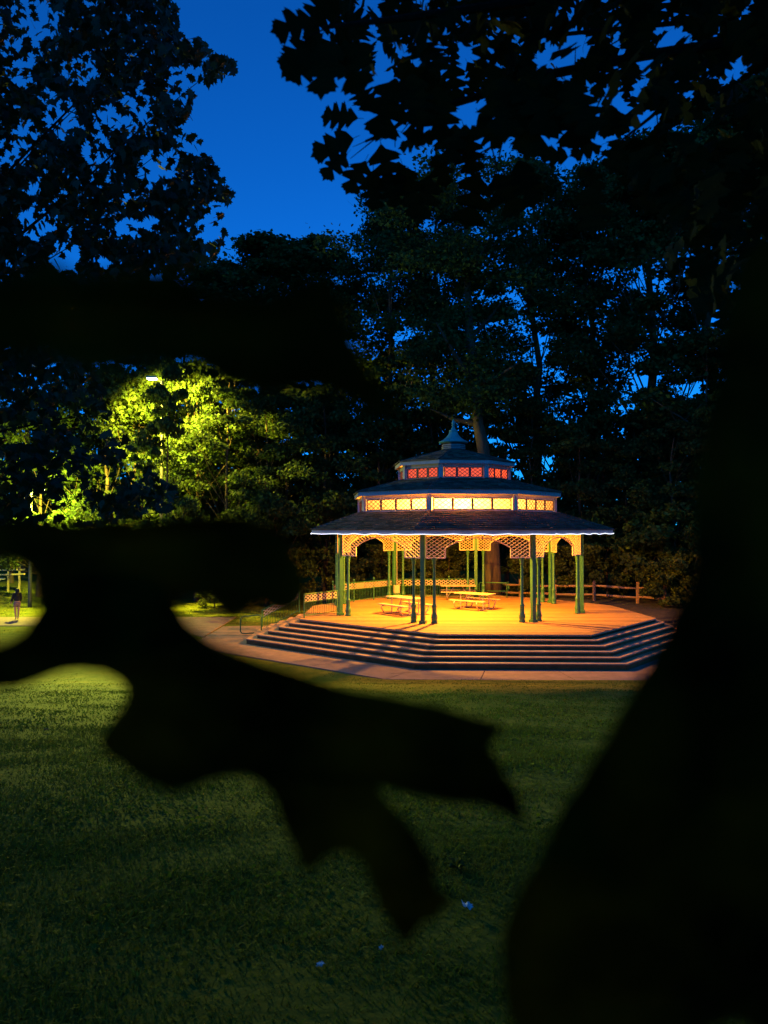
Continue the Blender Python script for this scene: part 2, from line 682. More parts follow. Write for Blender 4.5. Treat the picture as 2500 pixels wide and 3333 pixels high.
# lattice: wavy strips of expanded mesh clipped to a region given in face coordinates
def lattice(region, s0, s1, z0, z1, cw, ch):
    """bars of a diamond lattice as 2-D segments whose middle lies inside region(s, z)"""
    segs = []
    nx, nz = int((s1 - s0) / cw) + 2, int((z1 - z0) / ch) + 2
    for i in range(nx * 2):
        for j in range(nz):
            x0 = s0 + i * cw / 2
            for up in (0, 1):
                ya = z0 + (j + (i % 2) * 0.5) * ch
                yb = ya + (ch / 2 if up else -ch / 2)
                xm, zm = x0 + cw / 4, (ya + yb) / 2
                if region(xm, zm):
                    segs.append((x0, ya, x0 + cw / 2, yb))
    return segs


def lattice_mesh(segs, org, d, nrm, w, t):
    """flat bars along face direction d (2-D), depth along nrm"""
    m = MB()
    for x0, a0, x1, a1 in segs:
        dx, dz = x1 - x0, a1 - a0
        L = math.hypot(dx, dz)
        px_, pz_ = -dz / L * w / 2, dx / L * w / 2
        # little flats where bars meet give the rounded look of the real mesh
        ex, ez = dx / L * w * 0.35, dz / L * w * 0.35
        P = [(x0 - ex + px_, a0 - ez + pz_), (x1 + ex + px_, a1 + ez + pz_), (x1 + ex - px_, a1 + ez - pz_), (x0 - ex - px_, a0 - ez - pz_)]
        V = []
        for o_ in (-t / 2, t / 2):
            for sx, sz in P:
                c = org + d * sx + nrm * o_
                V.append((c.x, c.y, sz))
        m.add(V, [(0, 1, 2, 3), (7, 6, 5, 4), (0, 4, 5, 1), (1, 5, 6, 2), (2, 6, 7, 3), (3, 7, 4, 0)])
    return m


FL = (vtx(0, 6) - vtx(45, 6)).length
S0, S1 = 0.13, 0.93


def arch_z(s):
    s = min(s, FL - s)
    if s < S1:
        return BRZ
    t = (s - S1) / (FL / 2 - S1)
    return 4.06 + 0.42 * math.sin(min(1, t * 1.02) * math.pi / 2) ** 0.85


for a in range(0, 360, 45):
    A, B = vtx(a, 6.0), vtx(a + 45, 6.0)
    d = (B - A).normalized()
    nrm = Vector((d.y, -d.x))
    top = ZE + 0.02

    def reg(s, z):
        return S0 < s < FL - S0 and arch_z(s) + 0.02 < z < top
    m = lattice_mesh(lattice(reg, S0, FL - S0, BRZ, top + 0.1, 0.23, 0.15), A, d, nrm, 0.022, 0.02)
    br = m.build('arch_bracket', 'cream_paint', gaz)
    fr = MB()
    outline = [(S0, top), (S0, BRZ), (S1, BRZ), (S1, 4.06)]
    for k in range(0, 21):
        s = S1 + (FL - 2 * S1) * k / 20
        outline.append((s, arch_z(max(s, S1 + 1e-4) if s < FL / 2 else min(s, FL - S1 - 1e-4))))
    outline += [(FL - S1, 4.06), (FL - S1, BRZ), (FL - S0, BRZ), (FL - S0, top)]
    for (sa, za), (sb, zb) in zip(outline[:-1], outline[1:]):
        p, q = A + d * sa, A + d * sb
        fr.bar((p.x, p.y, za), (q.x, q.y, zb), 0.045, 0.035, up=(nrm.x, nrm.y, 0))
    fr.build('bracket_frame', 'cream_paint', br)


# roofs: three tiers; each a closed shell with shingle courses, hip caps and a fascia
def tier(r0, z0, r1, z1, fascia_h, course, thick=0.09):
    m = MB()
    V = []
    for r, z in ((r0, z0), (r1, z1), (r1, z1 - thick), (r0, z0 - thick)):
        for k in range(8):
            c = vtx(k * 45, r)
            V.append((c.x, c.y, z))
    Fs = []
    for ring in range(4):
        for k in range(8):
            k2 = (k + 1) % 8
            r2 = (ring + 1) % 4
            Fs.append((ring * 8 + k, ring * 8 + k2, r2 * 8 + k2, r2 * 8 + k))
    m.add(V, Fs)
    roof = m.build('roof', 'ceiling_wood', gaz)
    # fascia boards
    for k in range(8):
        A, B = vtx(k * 45, r0 + 0.005), vtx(k * 45 + 45, r0 + 0.005)
        d = (B - A).normalized()
        nrm = Vector((d.y, -d.x))
        m = MB()
        m.prism([A + nrm * 0.03, B + nrm * 0.03, B, A], z0 - fascia_h, z0 - 0.004)
        m.build('fascia', 'grey_trim', roof)
    tiles = []
    for k in range(8):
        A, B = vtx(k * 45, r0 + 0.05), vtx(k * 45 + 45, r0 + 0.05)
        A1, B1 = vtx(k * 45, r1), vtx(k * 45 + 45, r1)
        mid0, mid1 = (A + B) / 2, (A1 + B1) / 2
        e0, e1 = Vector((mid0.x, mid0.y, z0 - 0.012)), Vector((mid1.x, mid1.y, z1))
        u = Vector(((B - A).normalized().x, (B - A).normalized().y, 0))
        v = (e1 - e0)
        VL = v.length
        v.normalize()
        n = u.cross(v)
        if n.z < 0:
            n = -n
        w0, w1 = (B - A).length / 2, (B1 - A1).length / 2
        rows = max(3, round(VL / course))
        h = VL / rows
        for r in range(rows):
            vm = (r + 0.5) * h
            wv = w0 + (w1 - w0) * vm / VL
            x = -wv - rnd.uniform(0, 0.15)
            while x < wv - 0.02:
                tw = rnd.uniform(0.24, 0.36)
                xa, xb = max(x, -wv), min(x + tw, wv)
                if xb - xa > 0.03:
                    c = e0 + v * (vm - 0.02) + u * ((xa + xb) / 2) + n * (0.022 + rnd.uniform(0, 0.012))
                    tilt = 0.21 + rnd.uniform(-0.04, 0.05)
                    vv = (v * math.cos(tilt) + n * math.sin(-tilt) * -1 * -1).normalized()
                    nn = u.cross(vv)
                    if nn.z < 0:
                        nn = -nn
                    tiles.append((c, u, vv, nn, xb - xa - 0.008, h * 1.28))
                x += tw
    # hip caps
    caps = []
    for k in range(8):
        A, B = vtx(k * 45, r0 + 0.06), vtx(k * 45, r1)
        p, q = Vector((A.x, A.y, z0 + 0.035)), Vector((B.x, B.y, z1 + 0.035))
        n = max(4, int((q - p).length / 0.22))
        rad = Vector((A.x - GX, A.y - GY, 0)).normalized()
        side = Vector((-rad.y, rad.x, 0))
        for j in range(n):
            c = p.lerp(q, (j + 0.5) / n)
            v = (q - p).normalized()
            caps.append((c, v, side, (q - p).length / n))
    return roof, tiles, caps


unit = MB()
unit.box((0, 0, 0), (1, 1, 1))
shingle_me = bpy.data.meshes.new('shingle')
shingle_me.from_pydata(unit.v, [], unit.f)
shingle_me.materials.append(MAT['shingle'])
cap_me = bpy.data.meshes.new('hip_cap')
cap_me.from_pydata([(-.5, -.5, -.35), (-.5, 0, .5), (-.5, .5, -.35), (.5, -.5, -.35), (.5, 0, .5), (.5, .5, -.35),
                    (-.5, 0, 0), (.5, 0, 0)], [], [(0, 3, 4, 1), (1, 4, 5, 2), (0, 1, 6), (1, 2, 6), (3, 7, 4), (4, 7, 5)])
cap_me.materials.append(MAT['shingle'])

tiers = [tier(7.35, 4.80, 4.86, 5.60, 0.17, 0.25), tier(5.05, 6.52, 2.72, 7.13, 0.19, 0.24),
         tier(2.92, 7.96, 0.60, 8.60, 0.17, 0.19)]
all_tiles = []
for ti, (roof, tiles, caps) in enumerate(tiers):
    for t in tiles:
        depth = t[0].y
        all_tiles.append(((depth, ti), ti, t))
    for c, v, side, ln in caps:
        if c.y > GY + 2.5:
            continue
        nn = side.cross(v)
        if nn.z < 0:
            nn = -nn
            side = -side
        M = Matrix((v * ln * 1.15, side * 0.26, nn * 0.07)).transposed().to_4x4()
        M.translation = c - wl(roof)
        o = link('hip_cap', cap_me, None, roof)
        o.matrix_local = M
# the largest ones in view (lowest tier, nearest faces) are single pieces, the others joined
order = sorted(all_tiles, key=lambda e: (e[1] * 4 + e[0][0]))
joined = {0: MB(), 1: MB(), 2: MB()}
for idx, (_, ti, (c, u, v, n, w, h)) in enumerate(order):
    if idx < 290:
        M = Matrix((u * w, v * h, n * 0.045)).transposed().to_4x4()
        M.translation = c - wl(tiers[ti][0])
        o = link('shingle', shingle_me, None, tiers[ti][0])
        o.matrix_local = M
    else:
        joined[ti].box(c, (w, h, 0.045), m=Matrix((u, v, n)).transposed())
for ti in joined:
    o = joined[ti].build('shingles', 'shingle', tiers[ti][0])
    o['kind'] = 'stuff'


# clerestory lanterns with coloured panes behind lattice
def lantern(r, z0, z1, npane, glass, cw, ch):
    m = MB()
    ring = [vtx(k * 45, r - 0.02) for k in range(8)]
    inn = [vtx(k * 45, r - 0.14) for k in range(8)]
    n8 = [(p.x, p.y) for p in ring] + [(p.x, p.y) for p in inn]
    m.add([(x, y_, z) for z in (z0 - 0.05, z0 + 0.005) for x, y_ in n8],
          sum([[(k, (k + 1) % 8, 16 + (k + 1) % 8, 16 + k), (8 + (k + 1) % 8, 8 + k, 24 + k, 24 + (k + 1) % 8),
                (k, 8 + k, 8 + (k + 1) % 8, (k + 1) % 8), (16 + k, 16 + (k + 1) % 8, 24 + (k + 1) % 8, 24 + k)] for k in range(8)], []))
    wall = m.build('clerestory', 'grey_trim', gaz)
    for k in range(8):
        c = vtx(k * 45, r)
        m = MB()
        m.box((c.x, c.y, (z0 + z1) / 2), (0.20, 0.20, z1 - z0), rz=PHI + R(k * 45))
        m.build('corner_post', 'grey_trim', wall)
    for k in range(8):
        A, B = vtx(k * 45, r), vtx(k * 45 + 45, r)
        d = (B - A).normalized()
        nrm = Vector((d.y, -d.x))
        L = (B - A).length
        m = MB()
        for zc, hh in ((z0 + 0.055, 0.12), (z1 - 0.095, 0.19)):
            p, q = A + d * 0.1, B - d * 0.1
            m.bar((p.x, p.y, zc), (q.x, q.y, zc), 0.10, hh)
        m.build('rail', 'grey_trim', wall)
        s0, s1 = 0.13, L - 0.13
        pw = (s1 - s0) / npane
        for j in range(npane):
            a0, a1 = s0 + j * pw + 0.025, s0 + (j + 1) * pw - 0.025
            zb, zt = z0 + 0.13, z1 - 0.20
            m = MB()
            p, q = A + d * a0, A + d * a1
            m.add([(p.x, p.y, zb), (q.x, q.y, zb), (q.x, q.y, zt), (p.x, p.y, zt)], [(0, 1, 2, 3)])
            m.build('pane', glass, wall)
            fm = lattice_mesh(lattice(lambda s, z: a0 < s < a1 and zb < z < zt, a0, a1, zb, zt + 0.1, cw, ch),
                              A + nrm * 0.03, d, nrm, 0.024, 0.012)
            for (x0, y0, x1, y1) in ((a0, zb, a0, zt), (a1, zb, a1, zt), (a0, zb, a1, zb), (a0, zt, a1, zt)):
                p, q = A + d * x0 + nrm * 0.02, A + d * x1 + nrm * 0.02
                fm.bar((p.x, p.y, y0), (q.x, q.y, y1), 0.05, 0.032, up=(nrm.x, nrm.y, 0))
            fm.build('window_grille', 'grille_paint', wall)


lantern(4.79, 5.55, 6.36, 4, 'glass_amber', 0.26, 0.19)
lantern(2.665, 7.06, 7.84, 3, 'glass_red', 0.22, 0.16)

# cupola and finial
m = MB()
m.lathe((GX, GY, 0), [(0.60, 8.55), (0.60, 8.66), (0.55, 8.68), (0.55, 8.95), (0.62, 8.97), (0.62, 9.02)], 8, PHI)
cup = m.build('cupola', 'dark_metal', gaz)
for k in range(3):
    m = MB()
    m.lathe((GX, GY, 0), [(0.57, 8.71 + k * 0.08), (0.59, 8.715 + k * 0.08), (0.59, 8.74 + k * 0.08), (0.57, 8.745 + k * 0.08)], 8, PHI)
    m.build('louvre', 'grey_trim', cup)
m = MB()
m.lathe((GX, GY, 0), [(0.66, 8.99), (0.72, 9.03), (0.70, 9.07), (0.52, 9.16), (0.36, 9.28), (0.25, 9.42), (0.19, 9.56), (0.21, 9.58), (0.21, 9.61),
                      (0.13, 9.66), (0.08, 9.76), (0.055, 9.85), (0.10, 9.87), (0.10, 9.895), (0.06, 9.91), (0.085, 9.96),
                      (0.09, 10.0), (0.055, 10.08), (0.012, 10.17)], 16)
m.build('finial', 'copper_green', gaz, shade=False)

# rope light clipped along the eave, sagging a little between clips
m = MB()
for k in range(8):
    A, B = vtx(k * 45, 7.42), vtx(k * 45 + 45, 7.42)
    pts = []
    for j in range(0, 19):
        c = A.lerp(B, j / 18)
        pts.append((c.x, c.y, ZE + 0.015 + 0.018 * math.sin(j * 1.7 + k) - (0.012 if j % 3 == 1 else 0)))
    m.tube(pts, 0.011, 6)
o = m.build('rope_light', 'rope_light', None, origin=(GX, GY, ZE))
tag(o, 'glowing white rope light strung along the lowest gazebo eave', 'rope light')

# pendant lamp hanging inside the clerestory
LX, LY, LZ = GX - 0.35, GY - 3.1, 5.98
lamp = thing('pendant_lamp', (LX, LY, LZ - 0.15), 'warm sodium pendant lamp hanging behind the amber front panes', 'lamp')
m = MB()
m.tube([(LX, LY, LZ + 0.32), (LX, LY, LZ + 0.98)], 0.015, 8)
m.build('stem', 'dark_metal', lamp)
m = MB()
m.lathe((LX, LY, LZ), [(0.16, 0.17), (0.15, 0.24), (0.05, 0.32), (0.02, 0.34)], 16)
m.build('housing', 'dark_metal', lamp, shade=True)
m = MB()
m.lathe((LX, LY, LZ), [(0.02, 0.06), (0.06, 0.09), (0.06, 0.14), (0.03, 0.165)], 12)
m.build('bulb', 'lamp_lens_warm', lamp, shade=True)
ld = bpy.data.lights.new('gazebo_light', 'POINT')
ld.energy = 10200
ld.color = (1.0, 0.42, 0.03)
ld.shadow_soft_size = 0.10
lo = bpy.data.objects.new('light', ld)
COL.objects.link(lo)
lo.parent = lamp
lo.location = (0, 0, 0.12)


# ------------------------------------------------------------------ guard railings
def guard(name, pts, label, group=None, h=1.02, lat=True, z=ZD, finial=True, zs=None, post_every=2.0):
    base = Vector((*pts[0], z))
    g = thing(name, base, label, 'railing', group)
    zs = zs or [z] * len(pts)
    for i in range(len(pts) - 1):
        A, B = Vector(pts[i]), Vector(pts[i + 1])
        za, zb = zs[i], zs[i + 1]
        d = (B - A)
        L = d.length
        d.normalize()
        nrm = Vector((d.y, -d.x))

        def zat(s):
            return za + (zb - za) * s / L
        nseg = max(1, round(L / post_every))
        for k in range(nseg + 1):
            s = L * k / nseg
            c = A + d * s
            m = MB()
            m.tube([(c.x, c.y, zat(s) + 0.0), (c.x, c.y, zat(s) + h + 0.03)], 0.028, 8)
            if finial:
                m.lathe((c.x, c.y, zat(s) + h + 0.03), [(0.02, 0), (0.02, 0.05), (0.05, 0.07), (0.058, 0.11), (0.045, 0.15), (0.01, 0.17)], 10)
            m.build('post', 'green_paint', g, shade=False)
        for zz, rr in ((h, 0.026), (h - 0.34, 0.018), (0.10, 0.02)):
            m = MB()
            m.tube([(A.x, A.y, za + zz), (B.x, B.y, zb + zz)], rr, 8)
            m.build('rail', 'green_paint', g)
        nbal = max(3, int(L / 0.125))
        for k in range(1, nbal):
            s = L * k / nbal
            c = A + d * s
            m = MB()
            m.tube([(c.x, c.y, zat(s) + 0.10), (c.x, c.y, zat(s) + h - 0.34)], 0.010, 5, caps=False)
            m.build('baluster', 'green_paint', g)
        if lat:
            segs = lattice(lambda s, zz: 0.03 < s < L - 0.03 and h - 0.32 < zz < h - 0.02, 0, L, h - 0.34, h + 0.1, 0.24, 0.15)
            segs = [(x0, a0 + zat(x0), x1, a1 + zat(x1)) for x0, a0, x1, a1 in segs]
            lattice_mesh(segs, A, d, nrm, 0.026, 0.018).build('lattice', 'cream_paint', g)
    return g


v270, v225, v180 = vtx(-90, 6.25), vtx(-135, 6.25), vtx(180, 6.25)
g = guard('guard_railing', [tuple(v270), tuple(v225)], 'green railing with cream lattice band and small plaque along the side of deck',
          post_every=1.55)
c = v270.lerp(v225, 0.45)
d = (v225 - v270).normalized()
nrm = Vector((d.y, -d.x))
m = MB()
q = c - nrm * 0.05
m.bar((q.x - d.x * 0.3, q.y - d.y * 0.3, ZD + 0.86), (q.x + d.x * 0.3, q.y + d.y * 0.3, ZD + 0.86), 0.02, 0.24)
m.build('plaque', 'plaque', g)
guard('guard_railing', [tuple(v225), tuple(v180)], 'green railing with cream lattice band across the back of the deck behind tables', post_every=1.55)
# short panel by the head of the steps
p0, p1 = (-3.45, 32.45), (-2.15, 34.3)
guard('guard_railing', [p0, p1], 'short railing panel with lattice top at the corner of deck above steps', finial=False, post_every=4)
# the sloping one down the flight at its far end
guard('stair_railing', [(-4.0, 35.45), (-5.75, 35.45)], 'sloping lattice handrail going down beside the end of the steps', finial=False,
      zs=[ZD - 0.1, -0.02], post_every=4)
# looped pipe handrails
def pipe_loop(pts, r, label, base):
    g = thing('pipe_handrail', base, label, 'handrail')
    m = MB()
    m.tube(pts, r, 8)
    m.build('pipe', 'green_paint', g, shade=True)
    return g


pipe_loop([(-5.55, 34.0, 0.0), (-5.55, 34.0, 0.86), (-5.60, 34.0, 0.93), (-5.68, 34.0, 0.95), (-6.40, 34.1, 0.86), (-6.5, 34.1, 0.80),
           (-6.52, 34.1, 0.20), (-6.45, 34.1, 0.12), (-6.35, 34.1, 0.10), (-5.57, 34.0, 0.16)], 0.028,
          'looped green pipe handrail standing at the foot of the steps', (-5.55, 34.0, 0))
b0 = vtx(165, 6.25)
pts = []
e0, e1 = at(1560, 1930, 42.4), at(1650, 1930, 42.0)
zt = ZD + 0.82
g = thing('pipe_handrail', (e0.x, e0.y, ZD), 'plain green pipe barrier at the back of the deck beside big trunk', 'handrail')
m = MB()
m.tube([(e0.x, e0.y, ZD), (e0.x, e0.y, zt - 0.06), (e0.x + 0.06, e0.y, zt), (e1.x - 0.06, e1.y, zt), (e1.x, e1.y, zt - 0.06), (e1.x, e1.y, ZD)], 0.03, 8)
m.build('pipe', 'green_paint', g, shade=True)
m = MB()
m.tube([(e0.x, e0.y, ZD + 0.35), (e1.x, e1.y, ZD + 0.35)], 0.022, 8)
m.build('cross_bar', 'green_paint', g, shade=True)
m = MB()
m.tube([(e1.x, e1.y, ZD + 0.35), (e1.x + 0.25, e1.y + 0.9, ZD + 0.35), (e1.x + 0.28, e1.y + 1.0, ZD + 0.42), (e1.x + 0.28, e1.y + 1.0, ZD + 0.75),
        (e1.x + 0.25, e1.y + 0.9, zt), (e1.x, e1.y, zt)], 0.026, 8)
m.build('return_loop', 'green_paint', g, shade=True)

# electrical box on a back post
c = vtx(-135, 5.78)
b = thing('electrical_box', (c.x, c.y, ZD), 'cream electrical box at the foot of a back post', 'box')
m = MB()
m.box((c.x, c.y, ZD + 0.52), (0.34, 0.16, 0.42), rz=PHI + R(-135))
m.build('cabinet', 'box_cream', b, bevel=0.01)
m = MB()
m.box((c.x, c.y, ZD + 0.15), (0.42, 0.2, 0.30), rz=PHI + R(-135))
m.build('plinth', 'green_paint', b, bevel=0.01)
m = MB()
m.tube([(c.x, c.y, ZD + 0.73), (c.x + 0.03, c.y, ZD + 1.2), (c.x + 0.02, c.y + 0.02, ZE - 0.1)], 0.018, 6)
m.build('conduit', 'galv_pipe', b)


# ------------------------------------------------------------------ picnic tables
def picnic_table(x, y, rz, label):
    t = thing('picnic_table', (x, y, ZD + 0.004), label, 'picnic table', 'picnic tables on the gazebo deck')
    M = Matrix.Rotation(rz, 4, 'Z')

    def W(p):
        v = M @ Vector(p)
        return (v.x + x, v.y + y, v.z + ZD + 0.004)
    for k in range(5):
        m = MB()
        yc = (k - 2) * 0.152
        m.bar(W((-0.95, yc, 0.745)), W((0.95, yc, 0.745 + rnd.uniform(-.003, .003))), 0.142, 0.042)
        m.build('table_board', 'table_wood', t, bevel=0.006)
    for s in (-1, 1):
        for k in (0, 1):
            m = MB()
            yc = s * (0.63 + k * 0.135)
            m.bar(W((-0.95, yc, 0.44)), W((0.95, yc, 0.44)), 0.127, 0.042)
            m.build('bench_board', 'table_wood', t, bevel=0.006)
    for ex in (-0.62, 0.62):
        m = MB()
        m.tube([W((ex, sy, z)) for sy, z in ((-0.56, 0.405), (-0.84, 0.39), (-0.89, 0.33), (-0.84, 0.22), (-0.74, 0.10), (-0.64, 0.035), (-0.5, 0.03),
                                             (0.5, 0.03), (0.64, 0.035), (0.74, 0.10), (0.84, 0.22), (0.89, 0.33), (0.84, 0.39), (0.56, 0.405))], 0.03, 8)
        m.build('leg_frame', 'galv_pipe', t, shade=True)
        for sy in (-0.27, 0.27):
            m = MB()
            m.tube([W((ex, sy, 0.04)), W((ex, sy, 0.715))], 0.028, 8)
            m.build('leg', 'galv_pipe', t)
        m = MB()
        m.tube([W((ex, 0, 0.03)), W((ex * 0.35, 0, 0.71))], 0.02, 8)
        m.build('brace', 'galv_pipe', t)
        m = MB()
        m.bar(W((ex, -0.36, 0.705)), W((ex, 0.36, 0.705)), 0.04, 0.03)
        m.bar(W((ex, -0.27, 0.30)), W((ex, 0.27, 0.30)), 0.03, 0.03)
        m.build('cross_bar', 'galv_pipe', t)
    return t


picnic_table(4.35, 36.0, R(-38), 'picnic table with curved pipe legs in full view near the middle of deck')
picnic_table(0.95, 33.9, R(-52), 'picnic table half hidden behind the turned posts of the front corner')
picnic_table(4.05, 41.0, R(-4), 'picnic table at the back of the deck against the railing')

# bare earth bed under the shrubs beside the deck
bxs, bys = np.linspace(9.2, 19, 26), np.linspace(35.5, 47.5, 30)
X, Y = np.meshgrid(bxs, bys)
Y = Y + (X - 9.2) * -0.28 * np.linspace(1, 0, 30)[:, None]
Z = ground_z(X, Y) + 0.012 + 0.02 * np.abs(np.sin(X * 5.1) * np.sin(Y * 4.3))
ii = np.arange(29)[:, None] * 26 + np.arange(25)[None]
o = link('earth_bed', np_mesh('earth_bed', np.stack([X, Y, Z], -1).reshape(-1, 3), np.stack([ii, ii + 1, ii + 27, ii + 26], -1).reshape(-1, 4), True), 'dirt')
tag(o, 'bare brown earth between the deck and the rail fence', kind='structure')

# ------------------------------------------------------------------ split rail fence
fence = thing('rail_fence', (11, 44, 0.5), 'split rail timber fence running behind the gazebo along the shrubs', 'fence')
fp = [at(1625, 1930, 47), at(1692, 1930, 46.5), at(1806, 1940, 45.6), at(1934, 1950, 44.2), at(2075, 1960, 43.0), at(2165, 1970, 42.4)]
prev = None
for i, p in enumerate(fp):
    zg = gz(p.x, p.y)
    m = MB()
    hh = 1.22 + rnd.uniform(-0.05, 0.06)
    m.bar((p.x, p.y, zg - 0.3), (p.x + rnd.uniform(-.03, .03), p.y, zg + hh), 0.15, 0.15, up=(0, 1, 0))
    m.build('post', 'fence_wood', fence, bevel=0.02)
    if prev is not None:
        for hz in (0.38, 0.88):
            a = Vector((prev[0].x, prev[0].y, prev[1] + hz + rnd.uniform(-.03, .03)))
            b = Vector((p.x, p.y, zg + hz + rnd.uniform(-.03, .03)))
            m = MB()
            m.tube([a - Vector((0, .02, 0)), a.lerp(b, 0.3) + Vector((0, -.03, rnd.uniform(-.02, .02))), a.lerp(b, 0.7) + Vector((0, -.03, rnd.uniform(-.02, .02))), b],
                   [0.05, 0.07, 0.068, 0.05], 6)
            m.build('rail', 'fence_wood', fence)
    prev = (p, zg)


# ------------------------------------------------------------------ foliage
def rand_dirs(n, up_bias=0.0):
    v = rng.normal(size=(n, 3))
    v[:, 2] += up_bias
    return v / np.linalg.norm(v, axis=1, keepdims=True)


def leaf_cards(P, size, droop=0.3):
    """folded rhombic leaves at points P"""
    n = len(P)
    d = rand_dirs(n)
    d[:, 2] = d[:, 2] * 0.55 - droop
    d /= np.linalg.norm(d, axis=1, keepdims=True)
    nn = rand_dirs(n, 0.9)
    s = np.cross(d, nn)
    s /= np.linalg.norm(s, axis=1, keepdims=True) + 1e-9
    nn = np.cross(s, d)
    L = (size * rng.uniform(0.65, 1.3, n))[:, None]
    base = P - d * L * 0.5
    tip = P + d * L * 0.5
    mid = P - d * L * 0.05
    a = mid + s * L * 0.33 + nn * L * 0.09
    b = mid - s * L * 0.33 + nn * L * 0.09
    V = np.stack([base, a, tip, b], 1).reshape(-1, 3)
    i = np.arange(n)[:, None] * 4
    F_ = np.concatenate([i + np.array([[0, 1, 2]]), i + np.array([[0, 2, 3]])], 0)
    return V, F_


def tree_variant(name, H, crown_r, crown_base, nclump, per, leaf, trunk_r, layered=0.45, leafmat='forest_leaf', lean=0.0, shape=0.9):
    """trunk and crown meshes with the foot at the origin"""
    tm = MB()
    pts, rad = [], []
    nseg = 9
    wob = rng.normal(size=(nseg + 1, 2)) * 0.012 * H
    for k in range(nseg + 1):
        t = k / nseg
        pts.append((wob[k, 0] * t + lean * t * H, wob[k, 1] * t, H * 0.92 * t))
        rad.append(trunk_r * (1 - 0.85 * t) * (1.35 if k == 0 else 1))
    tm.tube(pts, rad, 9)
    P_all = []
    for c in range(nclump):
        t = rng.uniform(0, 1) ** 0.9
        h = crown_base + (H - crown_base) * t
        prof = (math.sin(math.pi * min(1, (t * 0.86 + 0.14))) ** 0.7) * shape + 0.12
        r = crown_r * prof * math.sqrt(rng.uniform(0.05, 1.0))
        a = rng.uniform(0, 2 * math.pi)
        kk = min(nseg, max(1, int((h / (H * 0.92)) * nseg)))
        ax = Vector(pts[kk])
        cpos = np.array([ax.x + r * math.cos(a), ax.y + r * math.sin(a), h])
        cr = crown_r * rng.uniform(0.16, 0.34)
        k = int(per * rng.uniform(0.6, 1.4))
        q = rng.normal(size=(k, 3))
        q /= np.linalg.norm(q, axis=1, keepdims=True)
        q *= (rng.uniform(0.15, 1, (k, 1)) ** 0.6)
        q = q * np.array([cr, cr, cr * layered])
        q[:, 2] -= 0.12 * (q[:, 0] ** 2 + q[:, 1] ** 2) / max(cr, 0.1)
        P_all.append(cpos + q)
        if rng.uniform() < 0.62:
            continue
        j = max(1, kk - 2)
        st = Vector(pts[j])
        en = Vector(cpos)
        mid = st.lerp(en, 0.55) + Vector((0, 0, 0.06 * r + rnd.uniform(-.2, .2)))
        br = max(0.012 * H / 10, rad[j] * 0.33 * rnd.uniform(0.5, 1))
        jit = [Vector(rng.normal(size=3) * 0.05 * r) for _ in range(3)]
        tm.tube([st, st.lerp(mid, .5) + jit[0], mid + jit[1], mid.lerp(en, .5) + jit[2], en], [br, br * 0.8, br * 0.6, br * .4, br * 0.2], 5, caps=False)
        for _ in range(3):
            e2 = en + Vector(rng.normal(size=3) * cr * 0.55)
            tm.tube([mid.lerp(en, 0.5), e2], [br * 0.3, br * 0.1], 4, caps=False)
    P = np.concatenate(P_all)
    V, F_ = leaf_cards(P, leaf)
    cme = np_mesh(name + '_crown', V, F_)
    cme.materials.append(MAT[leafmat])
    tme = bpy.data.meshes.new(name + '_trunk')
    tme.from_pydata(tm.v, [], tm.f)
    tme.materials.append(MAT['bark'])
    return tme, cme


TALL = [tree_variant('tall_a', 26, 5.2, 6.5, 95, 310, 0.28, 0.42),
        tree_variant('tall_b', 26, 4.6, 8.0, 85, 310, 0.27, 0.36),
        tree_variant('tall_c', 26, 5.8, 5.0, 100, 310, 0.28, 0.45, lean=0.02)]
LOW = [tree_variant('low_a', 9, 3.0, 0.9, 60, 240, 0.20, 0.14, shape=1.0),
       tree_variant('low_b', 9, 2.6, 1.5, 55, 240, 0.19, 0.12, layered=0.3)]
SHRUB = [tree_variant('shrub_a', 3.2, 1.6, 0.25, 46, 150, 0.17, 0.05, layered=0.7, leafmat='shrub_leaf', shape=1.0),
         tree_variant('shrub_b', 3.2, 1.4, 0.2, 40, 150, 0.20, 0.05, layered=0.6, leafmat='shrub_leaf', shape=1.0)]


def place_tree(variant, base_h, name, px, Y, height, label, cat, group, wide=1.0, rz=None, sink=0.0, part='crown', stem='trunk'):
    x = (px - CX) / F_PX * Y
    t = thing(name, (x, Y, gz(x, Y) - sink), label, cat, group)
    s = height / base_h
    t.scale = (s * wide, s * wide, s)
    t.rotation_euler.z = rnd.uniform(0, 6.28) if rz is None else rz
    link(part, variant[1], None, t)
    link(stem, variant[0], None, t)
    return t


def top_h(py, Y):
    return at(1250, py, Y).z


FOREST = [
    (2, 90, 66, 960, 'dark forest tree behind the lit timber structure by the frame edge', 1.0),
    (0, 330, 62, 1010, 'forest tree standing behind the tall lamp mast', 0.9),
    (1, 600, 60, 900, 'forest tree just beside the lamp mast, gazebo side', 1.0),
    (2, 720, 63, 830, 'forest tree peeping up at the foot of the open sky', 1.1),
    (0, 860, 60, 745, 'round topped forest tree lowest on the skyline beside the open sky', 1.5),
    (1, 1070, 60, 735, 'forest tree on the skyline between the round topped one and the tall ones', 1.3),
    (2, 1255, 57, 600, 'tall forest tree whose crown edge meets the open sky', 0.85),
    (0, 1420, 60, 560, 'tall forest tree behind the gazebo finial', 0.9),
    (1, 1740, 56, 480, 'tallest skyline tree above the gazebo eave end', 1.0),
    (2, 1930, 60, 520, 'forest tree with sky sparkling through it beyond the fence', 0.9),
    (0, 2120, 52, 430, 'tall dark forest tree beyond the end of the rail fence', 1.0),
    (1, 2330, 50, 330, 'tall dark forest tree seen half covered by the huge blurred leaf', 1.1),
    (2, 2520, 46, 250, 'dark forest tree at the frame edge behind the blurred leaf', 1.1),
]
